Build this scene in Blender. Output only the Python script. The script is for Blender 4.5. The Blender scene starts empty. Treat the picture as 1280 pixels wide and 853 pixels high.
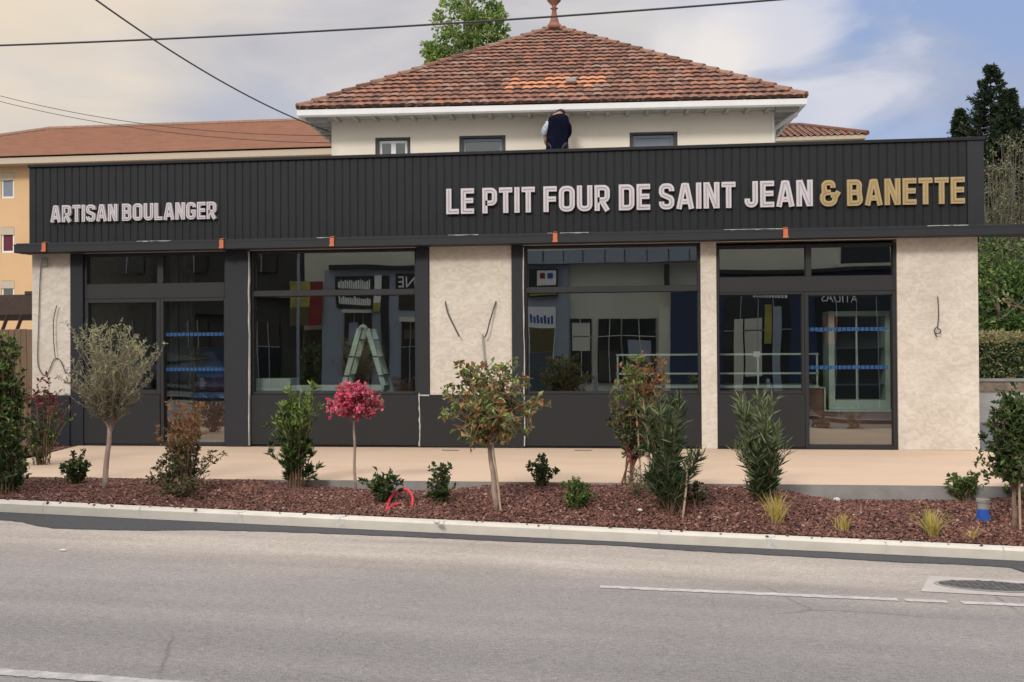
import bpy, math, random
from mathutils import Vector, Matrix, Euler
random.seed(7)
R = math.radians
scn = bpy.context.scene
col = scn.collection

# ------------------------------------------------------------------ camera
F = 1300.0
CAM = Vector((1.82, -15.06, 1.4))
CM = (Matrix.Rotation(R(6.9), 3, 'Z') @ Matrix.Rotation(R(90) + math.atan(13.5 / F), 3, 'X') @ Matrix.Rotation(-R(.34), 3, 'Z'))
cd = bpy.data.cameras.new('camera')
cam = bpy.data.objects.new('camera', cd)
col.objects.link(cam)
cam.matrix_world = Matrix.Translation(CAM) @ CM.to_4x4()
cd.sensor_width = 36
cd.lens = 36 * F / 1280
cd.clip_start = .05
cd.clip_end = 2000
scn.camera = cam

def ray(px, py):
    return CM @ Vector(((px - 640) / F, -(py - 426.5) / F, -1))
def at(px, py, Y=0.0):
    d = ray(px, py); t = (Y - CAM.y) / d.y
    return CAM + d * t
def X(px, Y=0.0, py=430): return at(px, py, Y).x
def Z(px, py, Y=0.0): return at(px, py, Y).z
def atz(px, py, z=0.0):
    d = ray(px, py); t = (z - CAM.z) / d.z
    return CAM + d * t
def kerb_z(x): return -0.19 - 0.032 * x
def road_z(x): return -0.30 - 0.032 * x
def on(px, py, fz):
    # first crossing of the pixel's ray with the height field
    d = ray(px, py); f = lambda t: (CAM + d * t).z - fz((CAM + d * t).x, (CAM + d * t).y)
    t = 3.0; st_ = .02
    while t < 16 and f(t) > 0: t += st_
    a, b_ = t - st_, t
    for _ in range(30):
        m = (a + b_) / 2
        if f(m) > 0: a = m
        else: b_ = m
    return CAM + d * b_
def on_road(px, py): return on(px, py, lambda x, y: road_z(x))
KY = -5.32          # back edge of the kerb
TY = -3.93          # front edge of the terrace
def bed_z(x, y):
    a = (y - KY) / (TY - KY)
    zb = kerb_z(x) - .005
    ss = lambda a_, b_: (lambda t: t * t * (3 - 2 * t))(min(1, max(0, (x - a_) / (b_ - a_))))
    zt = -.012 - .10 * ss(-2.6, -.9) + .085 * ss(-.5, .5) - .13 * ss(3.0, 3.9) + .035 * ss(4.8, 5.6)
    if y > TY: return zt
    a = max(0, min(1, a))
    return zb + (zt - zb) * a + .035 * math.sin(math.pi * a) + .012 * math.sin(x * 3.1 + y * 5) * math.sin(math.pi * a)

# ------------------------------------------------------------------ helpers
def tag(o, label=None, cat=None, group=None, kind=None):
    if label: o['label'] = label
    if cat: o['category'] = cat
    if group: o['group'] = group
    if kind: o['kind'] = kind
    return o
def empty(name, loc=(0, 0, 0), label=None, cat=None, group=None, rz=0):
    o = bpy.data.objects.new(name, None)
    col.objects.link(o)
    o.location = loc
    o.rotation_euler = (0, 0, rz)
    o.empty_display_size = .2
    return tag(o, label, cat, group)

class MB:
    def __init__(s, xf=None): s.v = []; s.f = []; s.m = []; s.xf = xf; s.mi = 0
    def pt(s, p):
        p = Vector(p)
        if s.xf: p = s.xf @ p
        s.v.append(p); return len(s.v) - 1
    def face(s, ids): s.f.append(tuple(ids)); s.m.append(s.mi)
    def quad(s, a, b, c, d): s.face([s.pt(a), s.pt(b), s.pt(c), s.pt(d)])
    def box(s, x0, x1, y0, y1, z0, z1, b=0.0):
        if x1 < x0: x0, x1 = x1, x0
        if y1 < y0: y0, y1 = y1, y0
        if z1 < z0: z0, z1 = z1, z0
        if b <= 0:
            i = [s.pt((x, y, z)) for z in (z0, z1) for y in (y0, y1) for x in (x0, x1)]
            for f in ((0, 2, 3, 1), (4, 5, 7, 6), (0, 1, 5, 4), (2, 6, 7, 3), (0, 4, 6, 2), (1, 3, 7, 5)): s.face([i[k] for k in f])
            return s
        b = min(b, (x1 - x0) * .45, (y1 - y0) * .45, (z1 - z0) * .45)
        idx = {}
        for cx in (0, 1):
            for cy in (0, 1):
                for cz in (0, 1):
                    X_ = (x0, x1)[cx]; Y_ = (y0, y1)[cy]; Z_ = (z0, z1)[cz]
                    dx = b if cx == 0 else -b; dy = b if cy == 0 else -b; dz = b if cz == 0 else -b
                    idx[cx, cy, cz, 'x'] = s.pt((X_, Y_ + dy, Z_ + dz))
                    idx[cx, cy, cz, 'y'] = s.pt((X_ + dx, Y_, Z_ + dz))
                    idx[cx, cy, cz, 'z'] = s.pt((X_ + dx, Y_ + dy, Z_))
        g = idx
        for c in (0, 1):
            q = [g[c, 0, 0, 'x'], g[c, 1, 0, 'x'], g[c, 1, 1, 'x'], g[c, 0, 1, 'x']]; s.face(q if c else q[::-1])
            q = [g[0, c, 0, 'y'], g[1, c, 0, 'y'], g[1, c, 1, 'y'], g[0, c, 1, 'y']]; s.face(q[::-1] if c else q)
            q = [g[0, 0, c, 'z'], g[1, 0, c, 'z'], g[1, 1, c, 'z'], g[0, 1, c, 'z']]; s.face(q if c else q[::-1])
        for a in (0, 1):
            for c in (0, 1):
                q = [g[a, c, 0, 'x'], g[a, c, 1, 'x'], g[a, c, 1, 'y'], g[a, c, 0, 'y']]; s.face(q if a != c else q[::-1])
                q = [g[a, 0, c, 'x'], g[a, 1, c, 'x'], g[a, 1, c, 'z'], g[a, 0, c, 'z']]; s.face(q[::-1] if a != c else q)
                q = [g[0, a, c, 'y'], g[1, a, c, 'y'], g[1, a, c, 'z'], g[0, a, c, 'z']]; s.face(q if a != c else q[::-1])
        for a in (0, 1):
            for b_ in (0, 1):
                for c in (0, 1):
                    q = [g[a, b_, c, 'x'], g[a, b_, c, 'y'], g[a, b_, c, 'z']]
                    s.face(q if (a + b_ + c) % 2 == 1 else q[::-1])
        return s
    def tube(s, pts, r, n=6, cap=True):
        pts = [Vector(p) for p in pts]
        if not hasattr(r, '__len__'): r = [r] * len(pts)
        rings = []; up = Vector((0, 0, 1))
        for i, p in enumerate(pts):
            d = (pts[min(i + 1, len(pts) - 1)] - pts[max(i - 1, 0)])
            if d.length < 1e-9: d = Vector((0, 0, 1))
            d.normalize()
            a = up.cross(d)
            if a.length < .2: a = Vector((1, 0, 0)).cross(d)
            a.normalize(); b = d.cross(a)
            up = up if abs(d.z) < .95 else Vector((0, 1, 0))
            rings.append([s.pt(p + (a * math.cos(2 * math.pi * k / n) + b * math.sin(2 * math.pi * k / n)) * r[i]) for k in range(n)])
        for i in range(len(rings) - 1):
            for k in range(n): s.face([rings[i][k], rings[i][(k + 1) % n], rings[i + 1][(k + 1) % n], rings[i + 1][k]])
        if cap: s.face(rings[0][::-1]); s.face(rings[-1])
        return s
    def lathe(s, c, prof, n=16):
        c = Vector(c); rings = []
        for r, z in prof: rings.append([s.pt(c + Vector((r * math.cos(2 * math.pi * k / n), r * math.sin(2 * math.pi * k / n), z))) for k in range(n)])
        for i in range(len(rings) - 1):
            for k in range(n): s.face([rings[i][k], rings[i][(k + 1) % n], rings[i + 1][(k + 1) % n], rings[i + 1][k]])
        s.face(rings[0][::-1]); s.face(rings[-1])
        return s
    def leaf(s, p, d, L, W, mi=0, fold=.25):
        d = Vector(d)
        if d.length < 1e-6: d = Vector((0, 0, 1))
        d.normalize()
        a = d.cross(Vector((random.uniform(-1, 1), random.uniform(-1, 1), random.uniform(-.4, 1))))
        if a.length < 1e-3: a = d.orthogonal()
        a.normalize(); n = a.cross(d)
        p = Vector(p); m = p + d * L * .45 + n * W * fold
        i = [s.pt(p), s.pt(m + a * W * .5), s.pt(p + d * L - n * W * .2), s.pt(m - a * W * .5)]
        s.mi = mi
        s.face((i[0], i[1], i[2])); s.face((i[0], i[2], i[3]))
    def build(s, name, mats, parent=None, smooth=False):
        if not isinstance(mats, (list, tuple)): mats = [mats]
        off = Vector((0, 0, 0)); q = parent
        while q: off += q.location; q = q.parent
        me = bpy.data.meshes.new(name)
        me.from_pydata([tuple(v - off) for v in s.v], [], s.f)
        for m in mats: me.materials.append(m)
        if len(mats) > 1: me.polygons.foreach_set('material_index', s.m)
        if smooth: me.polygons.foreach_set('use_smooth', [True] * len(me.polygons))
        me.update()
        o = bpy.data.objects.new(name, me)
        col.objects.link(o)
        if parent: o.parent = parent
        return o

# ------------------------------------------------------------------ materials
def mat(name, c, rough=.7, var=.12, scale=6.0, bump=0.0, bscale=None, metal=0.0, stretch=(1, 1, 1), c2=None, detail=5, spec=.5, trans=0.0):
    m = bpy.data.materials.new(name); m.use_nodes = True
    nt = m.node_tree; N = nt.nodes; L = nt.links
    p = N['Principled BSDF']
    p.inputs['Roughness'].default_value = rough
    p.inputs['Metallic'].default_value = metal
    p.inputs['Specular IOR Level'].default_value = spec
    tc = N.new('ShaderNodeTexCoord'); mp = N.new('ShaderNodeMapping'); mp.inputs['Scale'].default_value = stretch
    L.new(tc.outputs['Object'], mp.inputs['Vector'])
    n = N.new('ShaderNodeTexNoise'); n.inputs['Scale'].default_value = scale; n.inputs['Detail'].default_value = detail; n.inputs['Roughness'].default_value = .62
    L.new(mp.outputs['Vector'], n.inputs['Vector'])
    r = N.new('ShaderNodeValToRGB')
    lo = [max(0, x * (1 - var)) for x in c]; hi = [min(1, x * (1 + var)) for x in c]
    if c2: lo = list(c2); hi = list(c)
    r.color_ramp.elements[0].position = .3; r.color_ramp.elements[1].position = .7
    r.color_ramp.elements[0].color = (*lo, 1); r.color_ramp.elements[1].color = (*hi, 1)
    L.new(n.outputs['Fac'], r.inputs['Fac'])
    L.new(r.outputs['Color'], p.inputs['Base Color'])
    if bump > 0:
        n2 = N.new('ShaderNodeTexNoise'); n2.inputs['Scale'].default_value = bscale or scale * 4; n2.inputs['Detail'].default_value = 6
        L.new(mp.outputs['Vector'], n2.inputs['Vector'])
        b = N.new('ShaderNodeBump'); b.inputs['Strength'].default_value = bump; b.inputs['Distance'].default_value = .02
        L.new(n2.outputs['Fac'], b.inputs['Height']); L.new(b.outputs['Normal'], p.inputs['Normal'])
    if trans > 0:
        t = N.new('ShaderNodeBsdfTranslucent'); mx = N.new('ShaderNodeMixShader'); mx.inputs[0].default_value = trans
        L.new(r.outputs['Color'], t.inputs['Color']); L.new(p.outputs[0], mx.inputs[1]); L.new(t.outputs[0], mx.inputs[2])
        L.new(mx.outputs[0], N['Material Output'].inputs['Surface'])
    return m
def leafmat(name, c): return mat(name, c, rough=.5, var=.35, scale=9, trans=.25, spec=.4)

def plaster_mat():
    m = mat('plaster', (.67, .62, .555), rough=.9, scale=1.3, stretch=(1, 1, 1.6), detail=6, c2=(.56, .505, .44))
    nt = m.node_tree; N = nt.nodes; L = nt.links; p = N['Principled BSDF']
    mp = [n for n in N if n.type == 'MAPPING'][0]
    base = p.inputs['Base Color'].links[0].from_socket
    n = N.new('ShaderNodeTexNoise'); n.inputs['Scale'].default_value = 7; n.inputs['Detail'].default_value = 4; n.inputs['Distortion'].default_value = 1.6
    L.new(mp.outputs['Vector'], n.inputs['Vector'])
    r = N.new('ShaderNodeValToRGB'); r.color_ramp.elements[0].position = .38; r.color_ramp.elements[1].position = .62
    r.color_ramp.elements[0].color = (.80, .79, .77, 1); r.color_ramp.elements[1].color = (1, 1, 1, 1)
    L.new(n.outputs['Fac'], r.inputs['Fac'])
    mx = N.new('ShaderNodeMix'); mx.data_type = 'RGBA'; mx.blend_type = 'MULTIPLY'; mx.inputs[0].default_value = .75
    L.new(base, mx.inputs['A']); L.new(r.outputs['Color'], mx.inputs['B']); L.new(mx.outputs['Result'], p.inputs['Base Color'])
    b = N.new('ShaderNodeBump'); b.inputs['Strength'].default_value = .35; b.inputs['Distance'].default_value = .012
    L.new(n.outputs['Fac'], b.inputs['Height']); L.new(b.outputs['Normal'], p.inputs['Normal'])
    return m

def road_mat():
    m = bpy.data.materials.new('worn_asphalt'); m.use_nodes = True
    nt = m.node_tree; N = nt.nodes; L = nt.links; p = N['Principled BSDF']; p.inputs['Roughness'].default_value = .88
    tc = N.new('ShaderNodeTexCoord')
    def noise(s, d=4, st=(1, 1, 1), ro=.6):
        mp = N.new('ShaderNodeMapping'); mp.inputs['Scale'].default_value = st; L.new(tc.outputs['Object'], mp.inputs['Vector'])
        n = N.new('ShaderNodeTexNoise'); n.inputs['Scale'].default_value = s; n.inputs['Detail'].default_value = d; n.inputs['Roughness'].default_value = ro
        L.new(mp.outputs['Vector'], n.inputs['Vector']); return n.outputs['Fac']
    def ramp(f, a, b, ca, cb):
        r = N.new('ShaderNodeValToRGB'); r.color_ramp.elements[0].position = a; r.color_ramp.elements[1].position = b
        r.color_ramp.elements[0].color = (*ca, 1); r.color_ramp.elements[1].color = (*cb, 1); L.new(f, r.inputs['Fac']); return r.outputs['Color']
    def mix(t, f, a, b):
        x = N.new('ShaderNodeMix'); x.data_type = 'RGBA'; x.blend_type = t
        if hasattr(f, 'node'): L.new(f, x.inputs[0])
        else: x.inputs[0].default_value = f
        L.new(a, x.inputs['A']); L.new(b, x.inputs['B']); return x.outputs['Result']
    grey = ramp(noise(.9, 6, (.35, 1.2, 1)), .3, .7, (.232, .213, .204), (.288, .264, .253))
    sand = ramp(noise(1.5, 7, (.4, 2.0, 1)), .3, .72, (.305, .265, .235), (.41, .365, .32))
    sx = N.new('ShaderNodeSeparateXYZ'); L.new(tc.outputs['Object'], sx.inputs[0])
    ad = N.new('ShaderNodeMath'); ad.operation = 'MULTIPLY_ADD'; L.new(noise(1.1, 5, (.5, 1, 1)), ad.inputs[0]); ad.inputs[1].default_value = 1.1; L.new(sx.outputs['Y'], ad.inputs[2])
    mr = N.new('ShaderNodeMapRange'); mr.interpolation_type = 'SMOOTHSTEP'; L.new(ad.outputs[0], mr.inputs['Value']); mr.inputs['From Min'].default_value = -7.0; mr.inputs['From Max'].default_value = -6.2
    c = mix('MIX', mr.outputs[0], grey, sand)
    agg = ramp(noise(95, 2, (1, 1, 1), .8), .33, .68, (.60, .60, .61), (1.42, 1.42, 1.40))
    c = mix('MULTIPLY', .8, c, agg)
    agg2 = ramp(noise(34, 3, (.6, 1.4, 1), .7), .35, .66, (.80, .80, .80), (1.2, 1.2, 1.2))
    c = mix('MULTIPLY', .8, c, agg2)
    wear = ramp(noise(.5, 3, (.15, 1.6, 1)), .4, .6, (.9, .9, .91), (1.06, 1.05, 1.04))
    c = mix('MULTIPLY', .9, c, wear)
    vo = N.new('ShaderNodeTexVoronoi'); vo.inputs['Scale'].default_value = 2.6; L.new(tc.outputs['Object'], vo.inputs['Vector'])
    spots = ramp(vo.outputs['Distance'], .018, .035, (.45, .43, .42), (1, 1, 1))
    c = mix('MULTIPLY', .8, c, spots)
    tr = ramp(noise(.55, 2, (.05, 1.9, 1), .4), .42, .60, (.86, .86, .87), (1.06, 1.06, 1.05)); c = mix('MULTIPLY', .9, c, tr)
    st_ = ramp(noise(.8, 4, (.8, 1.6, 1), .6), .26, .36, (.80, .78, .77), (1, 1, 1)); c = mix('MULTIPLY', .8, c, st_)
    mpw = N.new('ShaderNodeMixRGB'); mpw.inputs[0].default_value = .16; L.new(tc.outputs['Object'], mpw.inputs[1])
    nw = N.new('ShaderNodeTexNoise'); nw.inputs['Scale'].default_value = 1.7; nw.inputs['Detail'].default_value = 6; L.new(tc.outputs['Object'], nw.inputs['Vector']); L.new(nw.outputs['Color'], mpw.inputs[2])
    vc = N.new('ShaderNodeTexVoronoi'); vc.feature = 'DISTANCE_TO_EDGE'; vc.inputs['Scale'].default_value = .42; L.new(mpw.outputs[0], vc.inputs['Vector'])
    ck = ramp(vc.outputs['Distance'], .0025, .006, (.62, .61, .60), (1, 1, 1))
    ckm = ramp(noise(.35, 2), .50, .58, (0, 0, 0), (.8, .8, .8)); c = mix('MULTIPLY', ckm, c, ck)
    L.new(c, p.inputs['Base Color'])
    b = N.new('ShaderNodeBump'); b.inputs['Strength'].default_value = .5; b.inputs['Distance'].default_value = .006
    L.new(noise(110, 3), b.inputs['Height']); L.new(b.outputs['Normal'], p.inputs['Normal'])
    return m

def glass_mat(name, tint, refl):
    m = bpy.data.materials.new(name); m.use_nodes = True
    nt = m.node_tree; N = nt.nodes; L = nt.links
    for n in list(N):
        if n.type == 'BSDF_PRINCIPLED': N.remove(n)
    t = N.new('ShaderNodeBsdfTransparent'); t.inputs['Color'].default_value = (*tint, 1)
    g = N.new('ShaderNodeBsdfGlossy'); g.inputs['Roughness'].default_value = .0; g.inputs['Color'].default_value = (.93, 1, .97, 1)
    fr = N.new('ShaderNodeFresnel'); fr.inputs['IOR'].default_value = refl
    mx = N.new('ShaderNodeMixShader')
    ge = N.new('ShaderNodeNewGeometry'); iv = N.new('ShaderNodeMath'); iv.operation = 'SUBTRACT'; iv.inputs[0].default_value = 1.0; L.new(ge.outputs['Backfacing'], iv.inputs[1])
    ml = N.new('ShaderNodeMath'); ml.operation = 'MULTIPLY'; L.new(fr.outputs[0], ml.inputs[0]); L.new(iv.outputs[0], ml.inputs[1])
    L.new(ml.outputs[0], mx.inputs[0]); L.new(t.outputs[0], mx.inputs[1]); L.new(g.outputs[0], mx.inputs[2])
    # slightly wavy panes
    tc = N.new('ShaderNodeTexCoord'); nn = N.new('ShaderNodeTexNoise'); nn.inputs['Scale'].default_value = .8; nn.inputs['Detail'].default_value = 1
    L.new(tc.outputs['Object'], nn.inputs['Vector'])
    b = N.new('ShaderNodeBump'); b.inputs['Strength'].default_value = .05; b.inputs['Distance'].default_value = .06
    L.new(nn.outputs['Fac'], b.inputs['Height']); L.new(b.outputs['Normal'], g.inputs['Normal'])
    L.new(mx.outputs[0], N['Material Output'].inputs['Surface'])
    return m

M = {}
M['plaster'] = plaster_mat()
M['clad'] = mat('anthracite_cladding', (.0115, .0125, .0155), rough=.62, var=.12, scale=3, bump=.05, spec=.3)
M['clad_edge'] = mat('anthracite_trim', (.017, .019, .024), rough=.55, var=.08, scale=3, spec=.35)
M['navy'] = mat('dark_navy_metal', (.013, .015, .021), rough=.5, var=.1, scale=4, spec=.35)
M['frame'] = mat('anthracite_aluminium', (.019, .0198, .0225), rough=.5, var=.06, scale=5, spec=.4)
M['panel'] = mat('grey_panel', (.018, .0188, .0205), rough=.65, var=.06, scale=2, spec=.3)
M['black'] = mat('black_gasket', (.008, .008, .009), rough=.5, var=.1)
M['glass'] = glass_mat('shop_glass', (.92, .96, .95), 3.05)
M['hglass'] = glass_mat('house_glass', (.42, .48, .60), 2.0)
M['filler'] = mat('pale_sealant', (.42, .41, .40), rough=.8, var=.2, scale=12)
M['letter'] = mat('white_letter', (.53, .50, .525), rough=.5, var=.03)
M['letter_in'] = mat('letter_groove', (.32, .30, .315), rough=.6, var=.05)
M['gold'] = mat('gold_letter', (.37, .28, .14), rough=.45, var=.05, metal=.0)
M['gold_in'] = mat('gold_groove', (.30, .20, .075), rough=.5, var=.05)
M['orange'] = mat('orange_plastic', (.50, .14, .06), rough=.6, var=.1)
M['cable'] = mat('grey_cable', (.07, .065, .06), rough=.6, var=.2)
M['conduit'] = mat('pale_conduit', (.30, .28, .26), rough=.6, var=.1)
M['terrace'] = mat('beige_screed', (.565, .425, .31), rough=.85, c2=(.505, .365, .26), scale=1.1, stretch=(.6, 1.4, 1), bump=.08, bscale=160, detail=8)
M['concrete'] = mat('grey_concrete', (.27, .26, .25), rough=.9, var=.14, scale=5, bump=.2, bscale=60)
M['kerb'] = mat('kerb_concrete', (.60, .565, .50), rough=.85, var=.08, scale=7, bump=.15, bscale=80, stretch=(.6, 1, 1))
M['mortar'] = mat('kerb_mortar', (.56, .54, .50), rough=.9, var=.15, scale=20)
M['road'] = road_mat()
M['tar'] = mat('fresh_asphalt', (.05, .05, .054), rough=.7, var=.28, scale=26, bump=.5, bscale=120, detail=8)
M['paint'] = mat('worn_road_paint', (.56, .54, .52), rough=.75, var=.3, scale=14, detail=8, c2=(.33, .31, .30))
M['patch'] = mat('pale_concrete_patch', (.42, .38, .35), rough=.85, var=.12, scale=6, bump=.2)
M['iron'] = mat('cast_iron', (.10, .095, .095), rough=.6, var=.5, scale=40, bump=.8, bscale=50)
M['soil'] = mat('mulch_bed', (.10, .045, .035), rough=.95, var=.5, scale=30, bump=1, bscale=60)
M['ground'] = mat('ground', (.16, .15, .13), rough=.95, var=.2, scale=.6)
M['lot'] = mat('lot_asphalt', (.13, .13, .145), rough=.9, var=.12, scale=2)
M['hwall'] = mat('cream_render', (.72, .67, .58), rough=.9, var=.04, scale=1.2, bump=.1, bscale=90, stretch=(1, 1, .5))
M['white'] = mat('white_paint', (.68, .68, .68), rough=.5, var=.05, scale=3)
M['soffit'] = mat('soffit_boards', (.42, .41, .38), rough=.8, var=.1, scale=8)
M['shutter'] = mat('grey_shutter', (.17, .20, .25), rough=.5, var=.05, scale=3)
M['reveal'] = mat('dark_reveal', (.05, .055, .06), rough=.7, var=.1)
M['tileA'] = mat('tile_brick', (.22, .098, .064), rough=.9, var=.3, scale=9)
M['tileB'] = mat('tile_brown', (.145, .07, .05), rough=.95, var=.3, scale=9)
M['tileC'] = mat('tile_orange', (.29, .118, .066), rough=.9, var=.22, scale=9)
M['tileD'] = mat('tile_pale', (.25, .15, .11), rough=.9, var=.25, scale=9)
M['tileN'] = mat('tile_new', (.50, .20, .095), rough=.8, var=.15, scale=9)
M['lip'] = mat('shaded_tile_edge', (.06, .031, .022), rough=.95, var=.4, scale=9)  # dark colour on the tile lips paints in the shadow line under each row
M['apt'] = mat('ochre_render', (.58, .385, .215), rough=.9, var=.05, scale=.5)
M['aptroof'] = mat('far_tiles', (.27, .135, .09), rough=.9, var=.14, scale=1.2, stretch=(1, 3, 3), bump=.3, bscale=12, detail=8)
M['eave'] = mat('cream_eave', (.45, .38, .30), rough=.8, var=.05)
M['bark'] = mat('bark', (.22, .15, .11), rough=.9, var=.3, scale=14, bump=.6)
M['pbark'] = mat('pale_bark', (.34, .25, .20), rough=.9, var=.25, scale=14, bump=.5)
M['twig'] = mat('twig', (.18, .11, .07), rough=.9, var=.3, scale=10)
M['gtwig'] = mat('grey_twig', (.13, .11, .09), rough=.9, var=.3, scale=10)
M['rtwig'] = mat('red_twig', (.22, .08, .06), rough=.8, var=.3, scale=10)
M['stake'] = mat('bamboo_stake', (.42, .32, .22), rough=.8, var=.2, scale=12)
M['wood'] = mat('fence_wood', (.16, .105, .065), rough=.85, var=.3, scale=3, stretch=(9, 9, .6), bump=.3)
M['dwood'] = mat('dark_wood', (.045, .026, .02), rough=.8, var=.3, scale=4)
M['wire'] = mat('overhead_wire', (.035, .033, .035), rough=.6, var=.1)
LF = {}
for k, c in dict(dark=(.024, .048, .014), green=(.058, .105, .024), mid=(.12, .19, .045), light=(.26, .34, .085), olive=(.22, .235, .12), olive2=(.12, .125, .06),
                 olive3=(.36, .37, .20), bronze=(.26, .13, .045), rust=(.24, .075, .03), red=(.32, .05, .05), wine=(.14, .03, .04), pink=(.72, .10, .19), pink2=(.78, .24, .32),
                 rose=(.48, .05, .10), yellow=(.47, .37, .09), straw=(.44, .34, .16), poplar=(.22, .32, .09), poplar2=(.13, .21, .05), conif=(.026, .044, .026),
                 conif2=(.060, .080, .036), brown=(.19, .14, .085), tan=(.30, .19, .08), oleander=(.065, .10, .04), oleander2=(.19, .24, .11), hedgetop=(.32, .27, .13)).items():
    LF[k] = leafmat('leaf_' + k, c)

# ------------------------------------------------------------------ world, sun
def build_world():
    w = bpy.data.worlds.new('World'); scn.world = w; w.use_nodes = True
    nt = w.node_tree; N = nt.nodes; L = nt.links
    for n in list(N): N.remove(n)
    out = N.new('ShaderNodeOutputWorld')
    sky = N.new('ShaderNodeTexSky'); sky.sky_type = 'NISHITA'; sky.sun_disc = False
    sky.sun_elevation = SUN_EL; sky.sun_rotation = SUN_ROT; sky.air_density = 1.2; sky.dust_density = 1.5
    bg1 = N.new('ShaderNodeBackground'); bg1.inputs['Strength'].default_value = .1
    L.new(sky.outputs[0], bg1.inputs['Color'])
    tc = N.new('ShaderNodeTexCoord')
    sx = N.new('ShaderNodeSeparateXYZ'); L.new(tc.outputs['Generated'], sx.inputs[0])
    def math_(op, a, b=None, clamp=False):
        m = N.new('ShaderNodeMath'); m.operation = op; m.use_clamp = clamp
        for i, v in enumerate((a, b)):
            if v is None: continue
            if hasattr(v, 'node'): L.new(v, m.inputs[i])
            else: m.inputs[i].default_value = v
        return m.outputs[0]
    zz = math_('ADD', math_('MAXIMUM', sx.outputs['Z'], 0.0), .16)
    u = math_('DIVIDE', sx.outputs['X'], zz); v = math_('DIVIDE', sx.outputs['Y'], zz)
    cb = N.new('ShaderNodeCombineXYZ'); L.new(u, cb.inputs[0]); L.new(v, cb.inputs[1])
    def noise(scale, det, off, dist=0):
        mp = N.new('ShaderNodeMapping'); mp.inputs['Location'].default_value = off; L.new(cb.outputs[0], mp.inputs['Vector'])
        n = N.new('ShaderNodeTexNoise'); n.inputs['Scale'].default_value = scale; n.inputs['Detail'].default_value = det; n.inputs['Roughness'].default_value = .5
        n.inputs['Distortion'].default_value = dist
        L.new(mp.outputs[0], n.inputs['Vector']); return n.outputs['Fac']
    def sstep(val, a, b):
        m = N.new('ShaderNodeMapRange'); m.interpolation_type = 'SMOOTHSTEP'; L.new(val, m.inputs['Value'])
        m.inputs['From Min'].default_value = a; m.inputs['From Max'].default_value = b; return m.outputs[0]
    def ramp(f, stops):
        r = N.new('ShaderNodeValToRGB'); e = r.color_ramp.elements
        e[0].position, e[0].color = stops[0][0], (*stops[0][1], 1); e[1].position, e[1].color = stops[1][0], (*stops[1][1], 1)
        for p_, c_ in stops[2:]:
            q = e.new(p_); q.color = (*c_, 1)
        L.new(f, r.inputs['Fac']); return r.outputs['Color']
    def mix(t, f, a, b):
        x = N.new('ShaderNodeMix'); x.data_type = 'RGBA'; x.blend_type = t
        if hasattr(f, 'node'): L.new(f, x.inputs[0])
        else: x.inputs[0].default_value = f
        for s_, q in (('A', a), ('B', b)):
            if hasattr(q, 'node'): L.new(q, x.inputs[s_])
            else: x.inputs[s_].default_value = (*q, 1)
        return x.outputs['Result']
    def blob(px_, py_, a_in, a_out, n_amt=.0, nn=None, yst=1.0):
        d = ray(px_, py_).normalized()
        vm = N.new('ShaderNodeVectorMath'); vm.operation = 'SUBTRACT'; L.new(tc.outputs['Generated'], vm.inputs[0]); vm.inputs[1].default_value = d
        sc_ = N.new('ShaderNodeVectorMath'); sc_.operation = 'MULTIPLY'; L.new(vm.outputs[0], sc_.inputs[0]); sc_.inputs[1].default_value = (1, 1, yst)
        ln_ = N.new('ShaderNodeVectorMath'); ln_.operation = 'LENGTH'; L.new(sc_.outputs[0], ln_.inputs[0])
        dist = ln_.outputs['Value']
        if nn is not None: dist = math_('ADD', dist, math_('MULTIPLY', math_('SUBTRACT', nn, .5), n_amt))
        return sstep(dist, a_out, a_in)
    edge_n = noise(2.1, 7, (2.1, 3.7, 0), .7)
    azim = math_('ADD', math_('MULTIPLY', sx.outputs['X'], 1.0), math_('MULTIPLY', noise(.55, 3, (4.1, 2.2, 0), .3), .5))
    blue = sstep(azim, .18, .42)                  # 0 left, 1 right
    n1 = noise(.75, 5, (1.3, 7.7, 0), .5)
    cl = ramp(math_('ADD', math_('MULTIPLY', n1, .6), math_('MULTIPLY', noise(2.2, 7, (5.3, 0.7, 0), .8), .4)), [(.36, (.46, .46, .525)), (.62, (.82, .76, .71)), (.48, (.61, .585, .60))])
    hole = sstep(noise(.8, 5, (3.3, 5.1, 0), .6), .50, .66)
    bluec = mix('MIX', sstep(n1, .35, .7), (.31, .41, .66), (.44, .51, .69))
    c = mix('MIX', math_('MULTIPLY', math_('SUBTRACT', 1.0, math_('MULTIPLY', hole, .55)), blue), cl, bluec)
    c = mix('MIX', math_('MULTIPLY', blob(20, -60, .02, .25, .34, edge_n), .8), c, (.92, .76, .55))
    c = mix('MIX', math_('MULTIPLY', blob(330, 150, .02, .13, .1, edge_n, 2.2), .7), c, (.42, .46, .58))
    c = mix('MIX', math_('MULTIPLY', blob(985, 62, .03, .12, .34, edge_n, 1.3), .85), c, (.78, .76, .80))
    c = mix('MIX', math_('MULTIPLY', blob(905, 75, .01, .07, .22, edge_n, 1.6), .85), c, (.93, .86, .80))
    c = mix('MIX', math_('MULTIPLY', blob(1010, 165, .02, .16, .3, edge_n, 2.8), .6), c, (.66, .66, .76))
    zen = sstep(sx.outputs['Z'], .30, .75)
    c = mix('MIX', zen, c, (1.80, 1.76, 1.76))  # zenith above the view raised to add light on level ground
    back = sstep(math_('MULTIPLY', sx.outputs['Y'], -1.0), -.15, .5)       # unseen sky on the sun's side, brightened to light the facade
    c = mix('MIX', math_('MULTIPLY', back, math_('SUBTRACT', 1.0, zen)), c, (1.25, 1.20, 1.13))
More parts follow.
